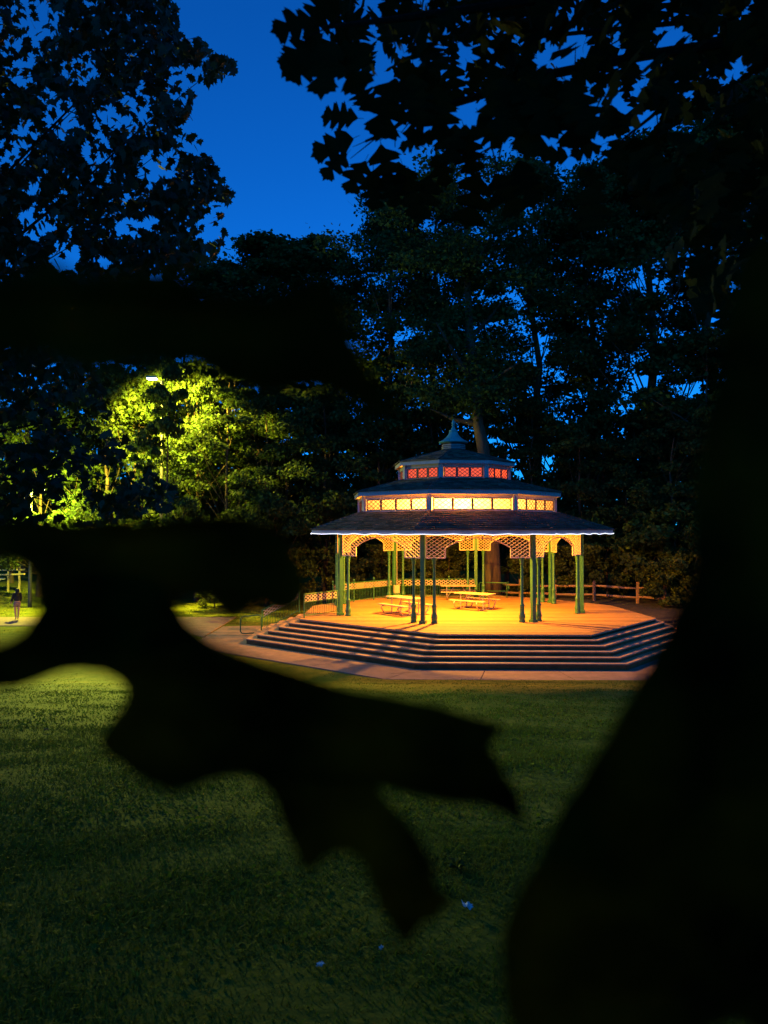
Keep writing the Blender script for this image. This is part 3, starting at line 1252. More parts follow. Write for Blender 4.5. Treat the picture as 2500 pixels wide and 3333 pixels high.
for v, px, Y, py, lab, wide in FOREST:
    place_tree(TALL[v], 26, 'forest_tree', px, Y, top_h(py, Y) * 0.96, lab, 'tree', 'tall trees of the wood behind the gazebo', wide)

UNDER = [
    (0, 40, 56, 1560, 'low leafy tree behind the lit timber structure'),
    (0, 130, 48.5, 1290, 'yellow lit leafy tree showing through the low maple leaves'),
    (1, 230, 50, 1300, 'low leafy tree left of the lamp mast'),
    (0, 430, 49, 1250, 'yellow lit leafy tree hiding the lamp head'),
    (0, 480, 49.5, 1130, 'brightest yellow leafy tree straight behind the lamp mast'),
    (1, 640, 50, 1180, 'yellow lit leafy tree beside the lamp mast'),
    (0, 350, 48.5, 1200, 'yellow lit leafy tree filling the gap under the upper blurred leaf'),
    (1, 740, 46.5, 1170, 'yellow green tree on the gazebo side of the mast glow'),
    (0, 870, 47, 1290, 'leafy tree fading from yellow into dark near the gazebo'),
    (0, 800, 52, 1330, 'half lit leafy tree between the lamp mast and the gazebo'),
    (1, 930, 49, 1270, 'dark low tree behind the sloping handrail'),
    (0, 1060, 49, 1260, 'dark low tree behind the short railing panel'),
    (1, 1230, 50, 1220, 'dark low tree behind the back railing corner'),
    (0, 1400, 51, 1270, 'dark low tree behind the back railing and clerestory'),
    (1, 1730, 50, 1330, 'dark low tree behind the big lit trunk'),
    (0, 1890, 49, 1400, 'dark low tree behind the rail fence middle'),
    (1, 1650, 53, 1190, 'dark leafy tree filling the gap beside the gazebo finial'),
    (0, 1970, 52, 1300, 'dark leafy tree rising above the low tree by the fence'),
    (1, 2240, 49, 1130, 'tall narrow leafy tree near the edge of the blurred leaf'),
    (1, 2040, 48, 1480, 'olive lit low tree over the rail fence'),
    (0, 2190, 46, 1400, 'olive lit low tree at the fence end'),
    (1, 2380, 44, 1300, 'dark low tree beyond the fence next to the huge blurred leaf'),
]
for v, px, Y, py, lab in UNDER:
    place_tree(LOW[v], 9, 'understory_tree', px, Y, top_h(py, Y) - 0.2, lab, 'tree', 'low trees along the wood edge', 1.0 if py > 1350 else 0.8)

place_tree(LOW[1], 9, 'understory_tree', 545, 42.0, top_h(1185, 42), 'slender leafy tree in front of the lamp mast, dark against its glow', 'tree', 'low trees along the wood edge', 0.5)
SHR = [(700, 46, 2.2, 'dark shrub on the lawn edge behind the sloping handrail'), (800, 46.5, 2.6, 'dark shrub left of the short railing panel'),
       (930, 47, 3.4, 'shrub under the trees left of the gazebo posts'), (1130, 47.5, 3.0, 'shrub behind the plaque railing'),
       (1240, 47.5, 3.3, 'shrub behind the electrical box'), (1350, 47.5, 3.2, 'shrub behind the back railing middle'),
       (1460, 47.5, 3.4, 'leafy shrub behind the back picnic table'), (1690, 46.8, 3.0, 'leafy shrub right beside the big lit trunk'),
       (1790, 47.2, 3.6, 'leafy shrub behind the fence near the big trunk'), (1870, 46.5, 3.2, 'leafy shrub behind the fence middle'),
       (1975, 46.0, 4.2, 'olive lit shrub hanging over the fence rails'), (2090, 45.0, 5.0, 'tall olive lit shrub behind the last fence post'),
       (2200, 44.0, 5.6, 'tall olive lit shrub at the end of the fence'), (2320, 42.5, 5.0, 'dark shrub past the fence end by the blurred leaf edge'),
       (2165, 41.4, 2.6, 'low shrub spilling over the end of the fence rails'), (2265, 40.0, 3.4, 'shrub leaning in front of the fence end')]
for k, (px, Y, h, lab) in enumerate(SHR):
    place_tree(SHRUB[k % 2], 3.2, 'shrub', px, Y, h, lab, 'shrub', 'shrubs along the wood edge', 1.0, part='foliage', stem='stem')

# the deep wood beyond, one mass
n = 80000
th = rng.uniform(-0.62, 0.62, n)
rr = rng.uniform(78, 100, n)
hx, hy = rr * np.sin(th), rr * np.cos(th)
top = 13.0 + 2.2 * np.sin(th * 23) + 1.5 * np.sin(th * 51 + 1)
hz = rng.uniform(0, 1, n) ** 1.5 * top
V, F_ = leaf_cards(np.stack([hx, hy, hz], 1), 0.75)
tag(link('woodland', np_mesh('woodland', V, F_), 'forest_leaf'), 'dark undergrowth of the wood far behind the trees', 'woodland', kind='stuff')

# the big tree just behind the gazebo, its trunk lit orange
bx = at(1605, 1880, 45.5)
big = thing('big_tree', (bx.x, 45.5, gz(bx.x, 45.5)), 'big tree with thick orange lit trunk close behind the gazebo', 'tree')
m = MB()
tp = [(at(1606, 1935, 45.5), 0.56), (at(1604, 1880, 45.5), 0.50), (at(1600, 1760, 45.5), 0.47), (at(1590, 1600, 45.5), 0.42), (at(1570, 1440, 45.5), 0.37),
      (at(1556, 1380, 45.6), 0.33), (at(1548, 1250, 45.8), 0.30), (at(1530, 1100, 46), 0.26), (at(1520, 900, 46.2), 0.20), (at(1515, 720, 46.4), 0.12), (at(1512, 600, 46.5), 0.05)]
m.tube([p for p, _ in tp], [r for _, r in tp], 14)
for k, (a, b, py2, px2) in enumerate([(5, 0.2, 1330, 1400), (6, .2, 1180, 1690), (6, .22, 1050, 1420), (7, .18, 960, 1650), (8, .14, 800, 1440), (8, .12, 760, 1600), (9, .1, 660, 1470), (9, .09, 640, 1570)]):
    st = tp[a][0]
    en = at(px2, py2, 46 + rnd.uniform(-2.5, 2.5))
    mid = st.lerp(en, 0.5) + Vector((0, 0, -0.2))
    m.tube([st, mid, en], [b, b * 0.65, b * 0.2], 7, caps=False)
m.build('trunk', 'bark', big, shade=True)
crown_pts = []
for _ in range(85):
    px2, py2 = rnd.gauss(1535, 130), rnd.uniform(520, 1330)
    w = 1.0 - abs((py2 - 900) / 520) ** 2 * 0.5
    px2 = 1535 + (px2 - 1535) * w
    c = at(px2, py2, 46 + rnd.uniform(-3, 3))
    q = rng.normal(size=(240, 3)) * np.array([0.75, 0.75, 0.36])
    crown_pts.append(np.array(c) + q)
V, F_ = leaf_cards(np.concatenate(crown_pts), 0.27)
link('crown', np_mesh('big_crown', V - np.array(big.location), F_), 'forest_leaf', big)


# ------------------------------------------------------------------ lamp posts
def lamp_post(px, Y, zt, label, power, color, arm, spot_cone=None, aim=None):
    x = (px - CX) / F_PX * Y
    zg = gz(x, Y)
    t = thing('lamp_post', (x, Y, zg), label, 'lamp post')
    m = MB()
    m.tube([(x, Y, zg - 0.2), (x, Y, zg + 0.4), (x, Y, zt)], [0.14, 0.11, 0.07], 10)
    m.build('pole', 'dark_metal', t, shade=True)
    m = MB()
    m.tube([(x, Y, zt - 0.15), (x + arm * 0.5, Y, zt + 0.12), (x + arm, Y, zt + 0.14)], 0.035, 8)
    m.build('arm', 'galv_pipe', t, shade=True)
    m = MB()
    m.box((x + arm, Y, zt + 0.17), (0.62, 0.34, 0.12))
    h = m.build('lamp_head', 'galv_pipe', t, bevel=0.03)
    m = MB()
    m.box((x + arm, Y, zt + 0.085), (0.5, 0.28, 0.05))
    m.build('lens', 'lamp_lens_white', h)
    L = bpy.data.lights.new('post_light', 'SPOT' if spot_cone else 'POINT')
    if spot_cone:                                  # narrowed to a cone that keeps light off the foreground; turned by aim
        L.spot_size = R(spot_cone[0])
        L.spot_blend = spot_cone[1]
    L.energy = power
    L.color = color
    L.shadow_soft_size = 0.25
    lo_ = bpy.data.objects.new('light', L)
    COL.objects.link(lo_)
    lo_.parent = t
    lo_.location = (arm, 0, zt - 0.12 - zg)
    if aim:
        lo_.rotation_euler = (Vector(aim) - Vector((x + arm, Y, zt))).to_track_quat('-Z', 'Y').to_euler()
    return t


mast = lamp_post(525, 44.0, at(525, 1238, 44.0).z, 'tall lamp mast shining white through the leaves', 46000, (0.97, 0.80, 0.06), -0.6, (150, 0.5), (-10.5, 53.0, 5.0))
post2 = lamp_post(100, 45.0, at(100, 1600, 45).z, 'shorter lamp post glimpsed through the maple leaves near the lit structure', 12500, (0.94, 0.97, 0.06), 0.5)

# floodlight head added to the same post to make the bright patch of lawn
fx, fy, fz = post2.location.x - 0.25, post2.location.y - 0.2, at(100, 1600, 45).z - 0.5
m = MB()
m.bar((fx, fy - 0.16, fz - 0.05), (fx, fy + 0.14, fz + 0.03), 0.34, 0.26)
m.build('added_floodlight', 'galv_pipe', post2, bevel=0.02)
L = bpy.data.lights.new('added_flood_light', 'SPOT')
L.energy = 66000
L.color = (0.88, 1.0, 0.10)
L.spot_size = R(25.5)
L.spot_blend = 1.0
L.shadow_soft_size = 0.12
lo_ = bpy.data.objects.new('light', L)
COL.objects.link(lo_)
lo_.parent = post2
lo_.location = Vector((fx, fy - 0.4, fz - 0.1)) - post2.location
lo_.rotation_euler = (Vector((-6.7, 22.8, 0.4)) - Vector((fx, fy, fz))).to_track_quat('-Z', 'Y').to_euler()

# ------------------------------------------------------------------ lit timber structure at the far side
sx, sy = at(10, 1870, 50).x, 50.0
zg = gz(sx, sy)
st = thing('timber_stair', (sx, sy, zg), 'brightly lit timber stair with rails at the edge of the lawn', 'stair')
for k in range(5):
    m = MB()
    x0 = sx - 1.9 + k * 0.75
    m.bar((x0, sy, zg - 0.2), (x0, sy, zg + 2.4 + 0.1 * k), 0.10, 0.10, up=(0, 1, 0))
    m.build('post', 'lit_timber', st)
for k in range(5):
    m = MB()
    zz = zg + 1.05 + 0.30 * k
    m.bar((sx - 2.4, sy - 0.06, zz), (sx + 1.5, sy - 0.06, zz + 0.12), 0.05, 0.10)
    m.build('rail', 'lit_timber', st)
for k in range(6):
    m = MB()
    m.box((sx - 1.6 + k * 0.34, sy - 0.9, zg + 0.16 * k + 0.06), (0.36, 1.3, 0.10))
    m.build('tread', 'white_cloth', st)

# ------------------------------------------------------------------ near maple on the left
def maple_leaf_mesh():
    half = [(0.0, -0.05), (0.10, -0.02), (0.30, -0.10), (0.26, 0.08), (0.52, 0.16), (0.40, 0.27), (0.46, 0.46), (0.24, 0.42), (0.18, 0.62), (0.10, 0.66), (0.0, 0.95)]
    pts = half + [(-x, y) for x, y in half[-2:0:-1]]
    pts = np.array(pts) - np.array([0, 0.35])
    z = -0.22 * (pts[:, 0] ** 2) - 0.12 * (pts[:, 1]) ** 2 + 0.06 * np.abs(pts[:, 0])
    return np.column_stack([pts, z])


ML = maple_leaf_mesh()
ml_me = bpy.data.meshes.new('maple_leaf')
cen = np.array([[0, 0, 0.0]])
ml_V = np.vstack([ML, cen])
nL = len(ML)
ml_F = [(i, (i + 1) % nL, nL) for i in range(nL)]
ml_me.from_pydata(ml_V.tolist(), [], ml_F)
ml_me.materials.append(MAT['maple_leaf'])


def hanging_frames(n, droop=0.75):
    """rotation matrices: leaf tip (local +Y) hangs down and outward"""
    d = rng.normal(size=(n, 3))
    d[:, 2] = -np.abs(d[:, 2]) * 0.6 - droop
    d /= np.linalg.norm(d, axis=1, keepdims=True)
    nn = rng.normal(size=(n, 3)) * 0.8
    nn[:, 2] += 0.9
    x = np.cross(d, nn)
    x /= np.linalg.norm(x, axis=1, keepdims=True)
    z = np.cross(x, d)
    return np.stack([x, d, z], -1)


# foliage regions in the picture (photo pixels) and the depth they hang at
MAPLE_UP = [(-250, -350), (500, -350), (545, -60), (575, 20), (590, 110), (660, 130), (700, 190), (760, 180), (775, 235), (690, 265), (640, 300), (610, 380),
            (560, 420), (650, 450), (690, 520), (760, 630), (735, 680), (735, 770), (700, 840), (610, 880), (520, 930), (380, 1000), (200, 1050), (-250, 1100)]
MAPLE_LO = [(-250, 1040), (130, 1100), (300, 1190), (350, 1330), (430, 1440), (520, 1560), (575, 1600), (560, 1660), (440, 1680), (300, 1720), (120, 1745), (-250, 1790)]


def region_points(poly, n, y0, y1, holes=0.0, hscale=170.0):
    xs_, ys_ = [p[0] for p in poly], [p[1] for p in poly]
    out = []
    hs = [(rnd.uniform(min(xs_), max(xs_)), rnd.uniform(min(ys_), max(ys_)), rnd.uniform(0.15, 0.6) * hscale) for _ in range(int(holes))]
    while len(out) < n:
        x, y_ = rnd.uniform(min(xs_), max(xs_)), rnd.uniform(min(ys_), max(ys_))
        if not inside(poly, x, y_):
            continue
        if any((x - a) ** 2 + (y_ - b) ** 2 < r * r for a, b, r in hs) and rnd.random() < 0.86:
            continue
        out.append(at(x, y_, rnd.uniform(y0, y1)))
    return np.array(out)


mtx = at(-420, 1900, 9.6)
maple = thing('maple_tree', (mtx.x, 9.6, gz(mtx.x, 9.6)), 'near maple with dense dark crown filling the upper left of the view', 'tree')
P_up = region_points(MAPLE_UP, 11500, 8.6, 11.2, 75, 120)
P_lo = region_points(MAPLE_LO, 3000, 8.8, 10.6, 40, 110)
Pm = np.concatenate([P_up, P_lo])
Mf = hanging_frames(len(Pm))
sz = rng.uniform(0.095, 0.165, len(Pm))
# pieces that show largest: those hanging nearest the viewer
order = np.argsort(Pm[:, 1] / sz)
own = order[:290]
rest = order[290:]
mo = np.array(maple.location)
for i in own:
    o = link('leaf', ml_me, None, maple)
    M = Matrix(Mf[i].tolist()).to_4x4()
    M = Matrix.Translation(Vector(Pm[i] - mo)) @ M @ Matrix.Scale(float(sz[i]), 4)
    o.matrix_local = M
V = (np.einsum('nij,kj->nki', Mf[rest], ml_V) * sz[rest][:, None, None] + Pm[rest][:, None, :] - mo).reshape(-1, 3)
base = np.arange(len(rest))[:, None, None] * (nL + 1)
Fm = (base + np.array(ml_F)[None]).reshape(-1, 3)
o = link('crown', np_mesh('maple_crown', V, Fm), 'maple_leaf', maple)
o['kind'] = 'stuff'
m = MB()
zb = gz(mtx.x, 9.6)
m.tube([(mtx.x, 9.6, zb - 0.2), (mtx.x + 0.03, 9.6, zb + 1.2), (mtx.x + 0.1, 9.65, zb + 3.5), (mtx.x + 0.05, 9.7, zb + 6.5), (mtx.x + 0.1, 9.8, zb + 10)], [0.30, 0.22, 0.19, 0.14, 0.05], 12)
m.build('trunk', 'bark_dark', maple, shade=True)
for k, (h, px2, py2) in enumerate([(3.2, 480, 1600), (2.9, 250, 1650), (3.6, 380, 1350), (4.2, 620, 800), (4.0, 660, 660), (4.6, 540, 480), (5.0, 690, 230), (5.6, 520, 80), (5.2, 300, 300), (4.4, 300, 760)]):
    en = at(px2, py2, 9.4 + rnd.uniform(-.5, 1.0))
    s_ = Vector((mtx.x + 0.06, 9.65, zb + h * 1.0))
    mid = s_.lerp(en, 0.5) + Vector((rnd.uniform(-.1, .1), 0.1, rnd.uniform(-.1, .3)))
    m = MB()
    m.tube([s_, s_.lerp(mid, .5) + Vector((0, 0, .08)), mid, mid.lerp(en, .55) + Vector((0, 0, .05)), en], [0.045, 0.028, 0.016, 0.009, 0.003], 6, caps=False)
    for j in range(5):
        t0 = mid.lerp(en, rnd.uniform(0, 0.8))
        m.tube([t0, t0 + Vector((rnd.uniform(-.1, .35), rnd.uniform(-.3, .3), rnd.uniform(-.3, .1)))], [0.009, 0.003], 4, caps=False)
    m.build('branch', 'bark_dark', maple)


# ------------------------------------------------------------------ oak: trunk at the right, branches overhead
def oak_outline(seed, lobes=4, depth=0.5, tips=True):
    r2 = random.Random(seed)
    side = []
    n = lobes
    side.append((0.02, 0.0))
    for k in range(n):
        y0 = 0.10 + 0.80 * k / n
        y1 = 0.10 + 0.80 * (k + 1) / n
        w = (0.20 + 0.24 * math.sin(math.pi * (k + 0.7) / (n + 0.2))) * r2.uniform(0.85, 1.15)
        inn = w * (1 - depth) * r2.uniform(0.6, 1.0)
        side.append((inn, y0))
        side.append((w * 0.72, y0 + (y1 - y0) * 0.38))
        if tips:
            side.append((w * 1.0, y0 + (y1 - y0) * 0.72))
            side.append((w * 0.82, y0 + (y1 - y0) * 0.70))
            side.append((w * 0.86, y0 + (y1 - y0) * 0.98))
            side.append((w * 0.62, y0 + (y1 - y0) * 0.86))
        else:
            side.append((w * 1.0, y0 + (y1 - y0) * 0.66))
            side.append((w * 0.7, y0 + (y1 - y0) * 0.9))
    side.append((0.13, 0.93))
    side.append((0.08, 0.92))
    return side


def oak_leaf_mesh(name, seed, thickness=0.004, **kw):
    l, r_ = oak_outline(seed, **kw), oak_outline(seed + 50, **kw)
    bm = bmesh.new()
    n = len(l)

    def z(x, y_):
        return -0.30 * x * x + 0.10 * abs(x) - 0.16 * (y_ - 0.4) ** 2 + 0.03 * math.sin(9 * y_ + seed)
    for s, prof in ((1, l), (-1, r_)):
        prev_e = prev_m = None
        for x, y_ in prof + [(0.0, 1.02)]:
            e = bm.verts.new((s * x, y_, z(x, y_)))
            ym = min(y_, 1.0)
            mm = bm.verts.new((0, ym, z(0, ym)))
            if prev_e is not None:
                f = [prev_m, prev_e, e, mm]
                if s < 0:
                    f.reverse()
                try:
                    bm.faces.new(f)
                except ValueError:
                    pass
            prev_e, prev_m = e, mm
    bmesh.ops.remove_doubles(bm, verts=bm.verts, dist=0.0004)
    # petiole
    v = [bm.verts.new(p) for p in ((-0.008, 0.01, 0), (0.008, 0.01, 0), (0.006, -0.16, 0.01), (-0.006, -0.16, 0.01))]
    bm.faces.new(v)
    me = bpy.data.meshes.new(name)
    bm.to_mesh(me)
    bm.free()
    me.materials.append(MAT['oak_leaf'])
    return me


OAK = [oak_leaf_mesh('oak_leaf_%d' % s, s, lobes=3 + s % 2, depth=0.42 + 0.12 * (s % 3)) for s in range(5)]

otx = at(3080, 1700, 3.1)
zb = gz(otx.x, 3.1)
oak = thing('oak_tree', (otx.x, 3.1, zb), 'near oak whose black lobed leaves hang from above against the sky', 'tree')
m = MB()
pts, rad = [], []
for k in range(12):
    t = k / 11
    pts.append((otx.x - 0.02 * math.sin(t * 5), 3.1 + 0.1 * t, zb - 0.2 + 9 * t))
    rad.append(0.56 * (1 - 0.5 * t) + (0.18 if k == 0 else 0))
m.tube(pts, rad, 20)
m.build('trunk', 'bark_dark', oak, shade=True)

OAK_REG = [(960, -400), (1030, 0), (1120, 40), (1040, 140), (1060, 170), (1090, 150), (1110, 210), (1150, 215), (1190, 200), (1220, 140), (1290, 150), (1320, 260), (1370, 240),
           (1440, 260), (1480, 200), (1570, 240), (1640, 260), (1700, 230), (1730, 300), (1780, 310), (1850, 320), (1870, 260), (1950, 270), (1980, 380), (2020, 420), (2050, 520), (2120, 600),
           (2180, 760), (2230, 900), (2330, 980), (2700, 900), (2700, -400)]
Po = region_points(OAK_REG, 980, 2.3, 5.0, 56, 120)
Po = Po[np.argsort(Po[:, 1])]
n0 = 60
specific = [  # edge sprays seen against the sky: pixel, depth, tip direction in the picture (dx, dy), length in m
    (1165, 385, 2.6, (-.9, -.15), .11), (1210, 360, 2.6, (-.45, -.9), .10), (1150, 450, 2.6, (-.95, .3), .13), (1130, 500, 2.6, (-.7, .7), .10), (1190, 520, 2.6, (-.5, .85), .11),
    (1215, 555, 2.6, (0, 1), .11), (1265, 560, 2.6, (.2, 1), .10), (1310, 540, 2.6, (.3, .95), .12), (1240, 470, 2.6, (.2, .9), .13), (1310, 430, 2.7, (.9, .1), .10), (1340, 330, 2.6, (.7, .5), .08),
    (1400, 440, 2.7, (-.9, .2), .10), (1420, 500, 2.7, (.3, .9), .10), (1400, 570, 2.7, (-.3, .95), .14), (1480, 400, 2.6, (-.2, 1), .13), (1510, 420, 2.6, (.2, .9), .13), (1560, 370, 2.6, (.6, .8), .11),
    (1590, 440, 2.7, (-.8, -.2), .09), (1560, 560, 2.7, (-.2, .95), .16), (1610, 560, 2.7, (.4, .9), .16), (1700, 470, 2.6, (-.2, -.9), .12), (1690, 520, 2.6, (.3, .9), .14), (1850, 510, 2.7, (-.9, 0), .09),
    (1890, 540, 2.7, (.5, .7), .10), (1960, 470, 2.7, (-.9, .3), .10), (2010, 450, 2.7, (.1, -.9), .09), (1990, 340, 2.7, (-.2, .9), .10), (1920, 610, 2.5, (0, 1), .14), (1830, 330, 2.4, (.2, .9), .15),
    (1030, 60, 2.1, (-.8, .3), .11), (1050, 110, 2.1, (-.7, .6), .13), (1020, 150, 2.1, (-.5, .8), .11), (1080, 130, 2.0, (-.2, 1), .13), (1120, 130, 2.0, (.3, 1), .12), (1290, 250, 2.3, (-.3, .9), .16),
    (1340, 240, 2.3, (.1, 1), .15), (1420, 280, 2.3, (.1, 1), .13), (1640, 250, 2.3, (.0, 1), .17), (1700, 250, 2.3, (.4, .9), .17), (1760, 290, 2.3, (-.2, 1), .18), (1840, 260, 2.3, (.4, .9), .17),
]
oo = np.array(oak.location)
oframes = hanging_frames(len(Po), 0.9)
far_leaves = MB()
for i, p in enumerate(Po):
    s_ = rnd.uniform(0.11, 0.18)
    M = Matrix.Translation(Vector(p - oo)) @ Matrix(oframes[i].tolist()).to_4x4() @ Matrix.Scale(s_, 4)
    if i < 240:
        o = link('leaf', OAK[i % 5], None, oak)
        o.matrix_local = M
    else:
        me_ = OAK[i % 5]
        far_leaves.add([M @ v.co for v in me_.vertices], [tuple(f.vertices) for f in me_.polygons])
for i, (px, py, Y, (dx, dy), ln) in enumerate(specific):
    d = Vector((dx, rnd.uniform(-.25, .25), -dy)).normalized()
    nv = Vector((rnd.uniform(-.35, .35), -1, rnd.uniform(-.1, .5)))
    x = d.cross(nv).normalized()
    z_ = x.cross(d)
    o = link('leaf', OAK[(i * 2 + 1) % 5], None, oak)
    o.matrix_local = Matrix.Translation(at(px, py, Y) - oak.location) @ Matrix((x, d, z_)).transposed().to_4x4() @ Matrix.Scale(ln * 1.25, 4)
fl_me = bpy.data.meshes.new('leaves')
fl_me.from_pydata(far_leaves.v, [], far_leaves.f)
o = link('leaves', fl_me, 'oak_leaf', oak)
o['kind'] = 'stuff'
# branches and twigs
BR = [([(2500, 120), (2100, 180), (1800, 240), (1600, 300), (1440, 350), (1320, 385), (1280, 420), (1190, 460)], 3.0, 2.6, 0.022),
      ([(2500, -60), (2000, -40), (1600, 20), (1300, 60), (1050, 90)], 2.9, 2.1, 0.026),
      ([(1800, 240), (1760, 320), (1700, 420), (1560, 500), (1420, 490)], 2.8, 2.7, 0.007),
      ([(1620, 300), (1625, 380), (1636, 470)], 2.7, 2.65, 0.005),
      ([(2300, 200), (2120, 380), (2020, 460), (1900, 560)], 2.9, 2.7, 0.010),
      ([(2600, 300), (2350, 60), (1750, 120), (1700, 150)], 3.1, 2.9, 0.016)]
for pts, ya, yb, r0 in BR:
    n = len(pts)
    P = [at(px, py, ya + (yb - ya) * k / (n - 1)) for k, (px, py) in enumerate(pts)]
    m = MB()
    m.tube(P, [r0 * (1 - 0.8 * k / (n - 1)) for k in range(n)], 6)
    for k in range(1, n):
        for _ in range(2):
            s_ = P[k - 1].lerp(P[k], rnd.random())
            m.tube([s_, s_ + Vector((rnd.uniform(-.12, .05), rnd.uniform(-.1, .1), rnd.uniform(-.14, .06)))], [0.003, 0.0012], 4, caps=False)
    m.build('branch', 'bark_dark', oak)
# unseen leaves added over and around the viewer to dim lawn and sprig
q = rng.normal(size=(9000, 3)) * np.array([4.2, 3.6, 1.2]) + np.array([1.5, -0.5, CAMZ + 5.5])
q = q[(q[:, 2] > CAMZ + 2.2 + 0.9 * np.clip(q[:, 1], 0, 9))]
# leaf wall added behind the viewer to keep sky light off the sprig
q2 = rng.uniform(-1, 1, (16000, 3)) * np.array([9.0, 2.6, 4.2]) + np.array([0.5, -5.2, CAMZ + 2.6])
q2[:, 1] -= 0.05 * q2[:, 0] ** 2 * np.sign(-1)
q3 = rng.normal(size=(9000, 3)) * np.array([5.0, 4.0, 1.3]) + np.array([0.5, -2.0, CAMZ + 7.0])
q3 = q3[(q3[:, 2] > CAMZ + 2.6 + 0.95 * np.clip(q3[:, 1], 0, 12))]
q2 = q2[q2[:, 1] < -1.6]
q = np.concatenate([q, q2, q3])
V, F_ = leaf_cards(q, 0.27)
o = link('crown', np_mesh('oak_sky_screen', V - oo, F_), 'oak_leaf', oak)  # out of view, added to screen off the sky
o['kind'] = 'stuff'

# ------------------------------------------------------------------ the sprig right in front of the lens
SPRIG = thing('oak_sprig', at(-300, 1500, 0.26), 'blurred black oak sprig hanging just in front of the lens', 'sprig')
S = 2500 / 1659.0


def near_leaf(outline, Y, label, curve=0.012, tilt=0.0):
    """a real leaf: outline in view, gently cupped blade with thickness"""
    pts = [(x * S, y_ * S) for x, y_ in outline]
    # round the corners (Chaikin)
    jag = []
    r3 = random.Random(int(Y * 1000))
    for k in range(len(pts)):
        a, b = pts[k], pts[(k + 1) % len(pts)]
        jag.append(a)
        L = math.hypot(b[0] - a[0], b[1] - a[1])
        if L > 60:
            t, amp = r3.uniform(.35, .65), r3.uniform(-9, 9)
            jag.append((a[0] + (b[0] - a[0]) * t - (b[1] - a[1]) / L * amp, a[1] + (b[1] - a[1]) * t + (b[0] - a[0]) / L * amp))
    pts = jag
    for _ in range(1):
        q2 = []
        for k in range(len(pts)):
            a, b = pts[k], pts[(k + 1) % len(pts)]
            q2 += [(a[0] * .8 + b[0] * .2, a[1] * .8 + b[1] * .2), (a[0] * .2 + b[0] * .8, a[1] * .2 + b[1] * .8)]
        pts = q2
    cx_, cy_ = sum(p[0] for p in pts) / len(pts), sum(p[1] for p in pts) / len(pts)
    bm = bmesh.new()
    o0 = SPRIG.location

    def P(px, py):
        u = (px - cx_) / 900.0
        v = (py - cy_) / 900.0
        return at(px, py, Y + curve * (u * u + v * v) + tilt * u * 0.04 + 0.003 * math.sin(7 * u + 3 * v)) - o0
    vs = [bm.verts.new(P(*p)) for p in pts]
    bm.verts.ensure_lookup_table()
    for t in tessellate_polygon([[Vector((p[0], p[1], 0)) for p in pts]]):
        bm.faces.new([vs[i] for i in t])
    bmesh.ops.recalc_face_normals(bm, faces=bm.faces)
    me = bpy.data.meshes.new('near_leaf')
    bm.to_mesh(me)
    bm.free()
    o = link('leaf', me, 'sprig_leaf', SPRIG)
    sm = o.modifiers.new('blade', 'SOLIDIFY')
    sm.thickness = 0.0005
    o['label'] = label
    return o


near_leaf([(-90, 1130), (100, 1128), (200, 1130), (330, 1125), (430, 1120), (480, 1110), (535, 1118), (585, 1138), (622, 1168), (645, 1210), (658, 1255), (655, 1295), (630, 1320),
           (600, 1322), (560, 1300), (535, 1318), (500, 1345), (478, 1310), (440, 1285), (400, 1285), (375, 1310), (330, 1380), (200, 1420), (120, 1380), (85, 1310), (80, 1265), (65, 1230), (40, 1212), (-90, 1205)],
          0.27, 'upper lobed leaf of the sprig, blurred black, beside the steps')
near_leaf([(-90, 1400), (0, 1395), (30, 1380), (60, 1350), (85, 1310), (150, 1240), (260, 1230), (350, 1260), (385, 1310), (400, 1340), (450, 1380), (520, 1410), (600, 1440), (680, 1465), (760, 1490), (850, 1500), (950, 1520),
           (1010, 1545), (1088, 1568), (1058, 1610), (1085, 1650), (1105, 1690), (1122, 1720), (1128, 1745), (1150, 1790), (1095, 1762), (1045, 1740), (1000, 1735), (930, 1725), (870, 1712), (812, 1695),
           (835, 1725), (870, 1765), (905, 1805), (932, 1855), (938, 1900), (950, 1925), (985, 1940), (958, 1962), (950, 1985), (915, 1992), (902, 2012), (868, 2048), (848, 2008), (828, 1975), (810, 1930), (790, 1880), (770, 1850), (740, 1838), (700, 1855),
           (664, 1886), (640, 1850), (620, 1810), (600, 1760), (580, 1710), (550, 1685), (520, 1675), (480, 1680), (440, 1690), (400, 1705), (360, 1712), (320, 1695), (280, 1670), (240, 1640), (212, 1605),
           (225, 1580), (250, 1545), (270, 1510), (273, 1488), (255, 1468), (220, 1453), (170, 1447), (120, 1455), (70, 1475), (0, 1487), (-90, 1490)],
          0.245, 'large lobed leaf of the sprig, blurred black, over the lawn')
near_leaf([(-90, 610), (30, 590), (110, 560), (170, 600), (230, 590), (310, 585), (390, 575), (425, 620), (490, 645), (560, 650), (615, 612), (660, 590), (705, 600), (742, 640), (752, 690), (790, 760), (832, 825),
           (872, 885), (840, 905), (795, 905), (755, 870), (700, 848), (620, 852), (560, 858), (500, 842), (450, 812), (400, 792), (350, 780), (300, 785), (255, 802), (200, 812), (150, 790), (100, 765), (-90, 770)],
          0.15, 'upper blurred leaf of the sprig across the trees')
near_leaf([(1760, 480), (1640, 510), (1585, 600), (1560, 720), (1535, 880), (1505, 1010), (1500, 1200), (1490, 1260), (1462, 1310), (1438, 1375), (1400, 1440), (1360, 1505), (1320, 1575), (1270, 1655), (1220, 1735), (1180, 1815), (1140, 1895), (1102, 1970),
           (1080, 2050), (1084, 2140), (1110, 2230), (1150, 2300), (1400, 2330), (1500, 2235), (1590, 2200), (1680, 2260), (1760, 2330)],
          0.21, 'huge blurred leaf of the sprig covering the lower side of view', tilt=0.1)
m = MB()
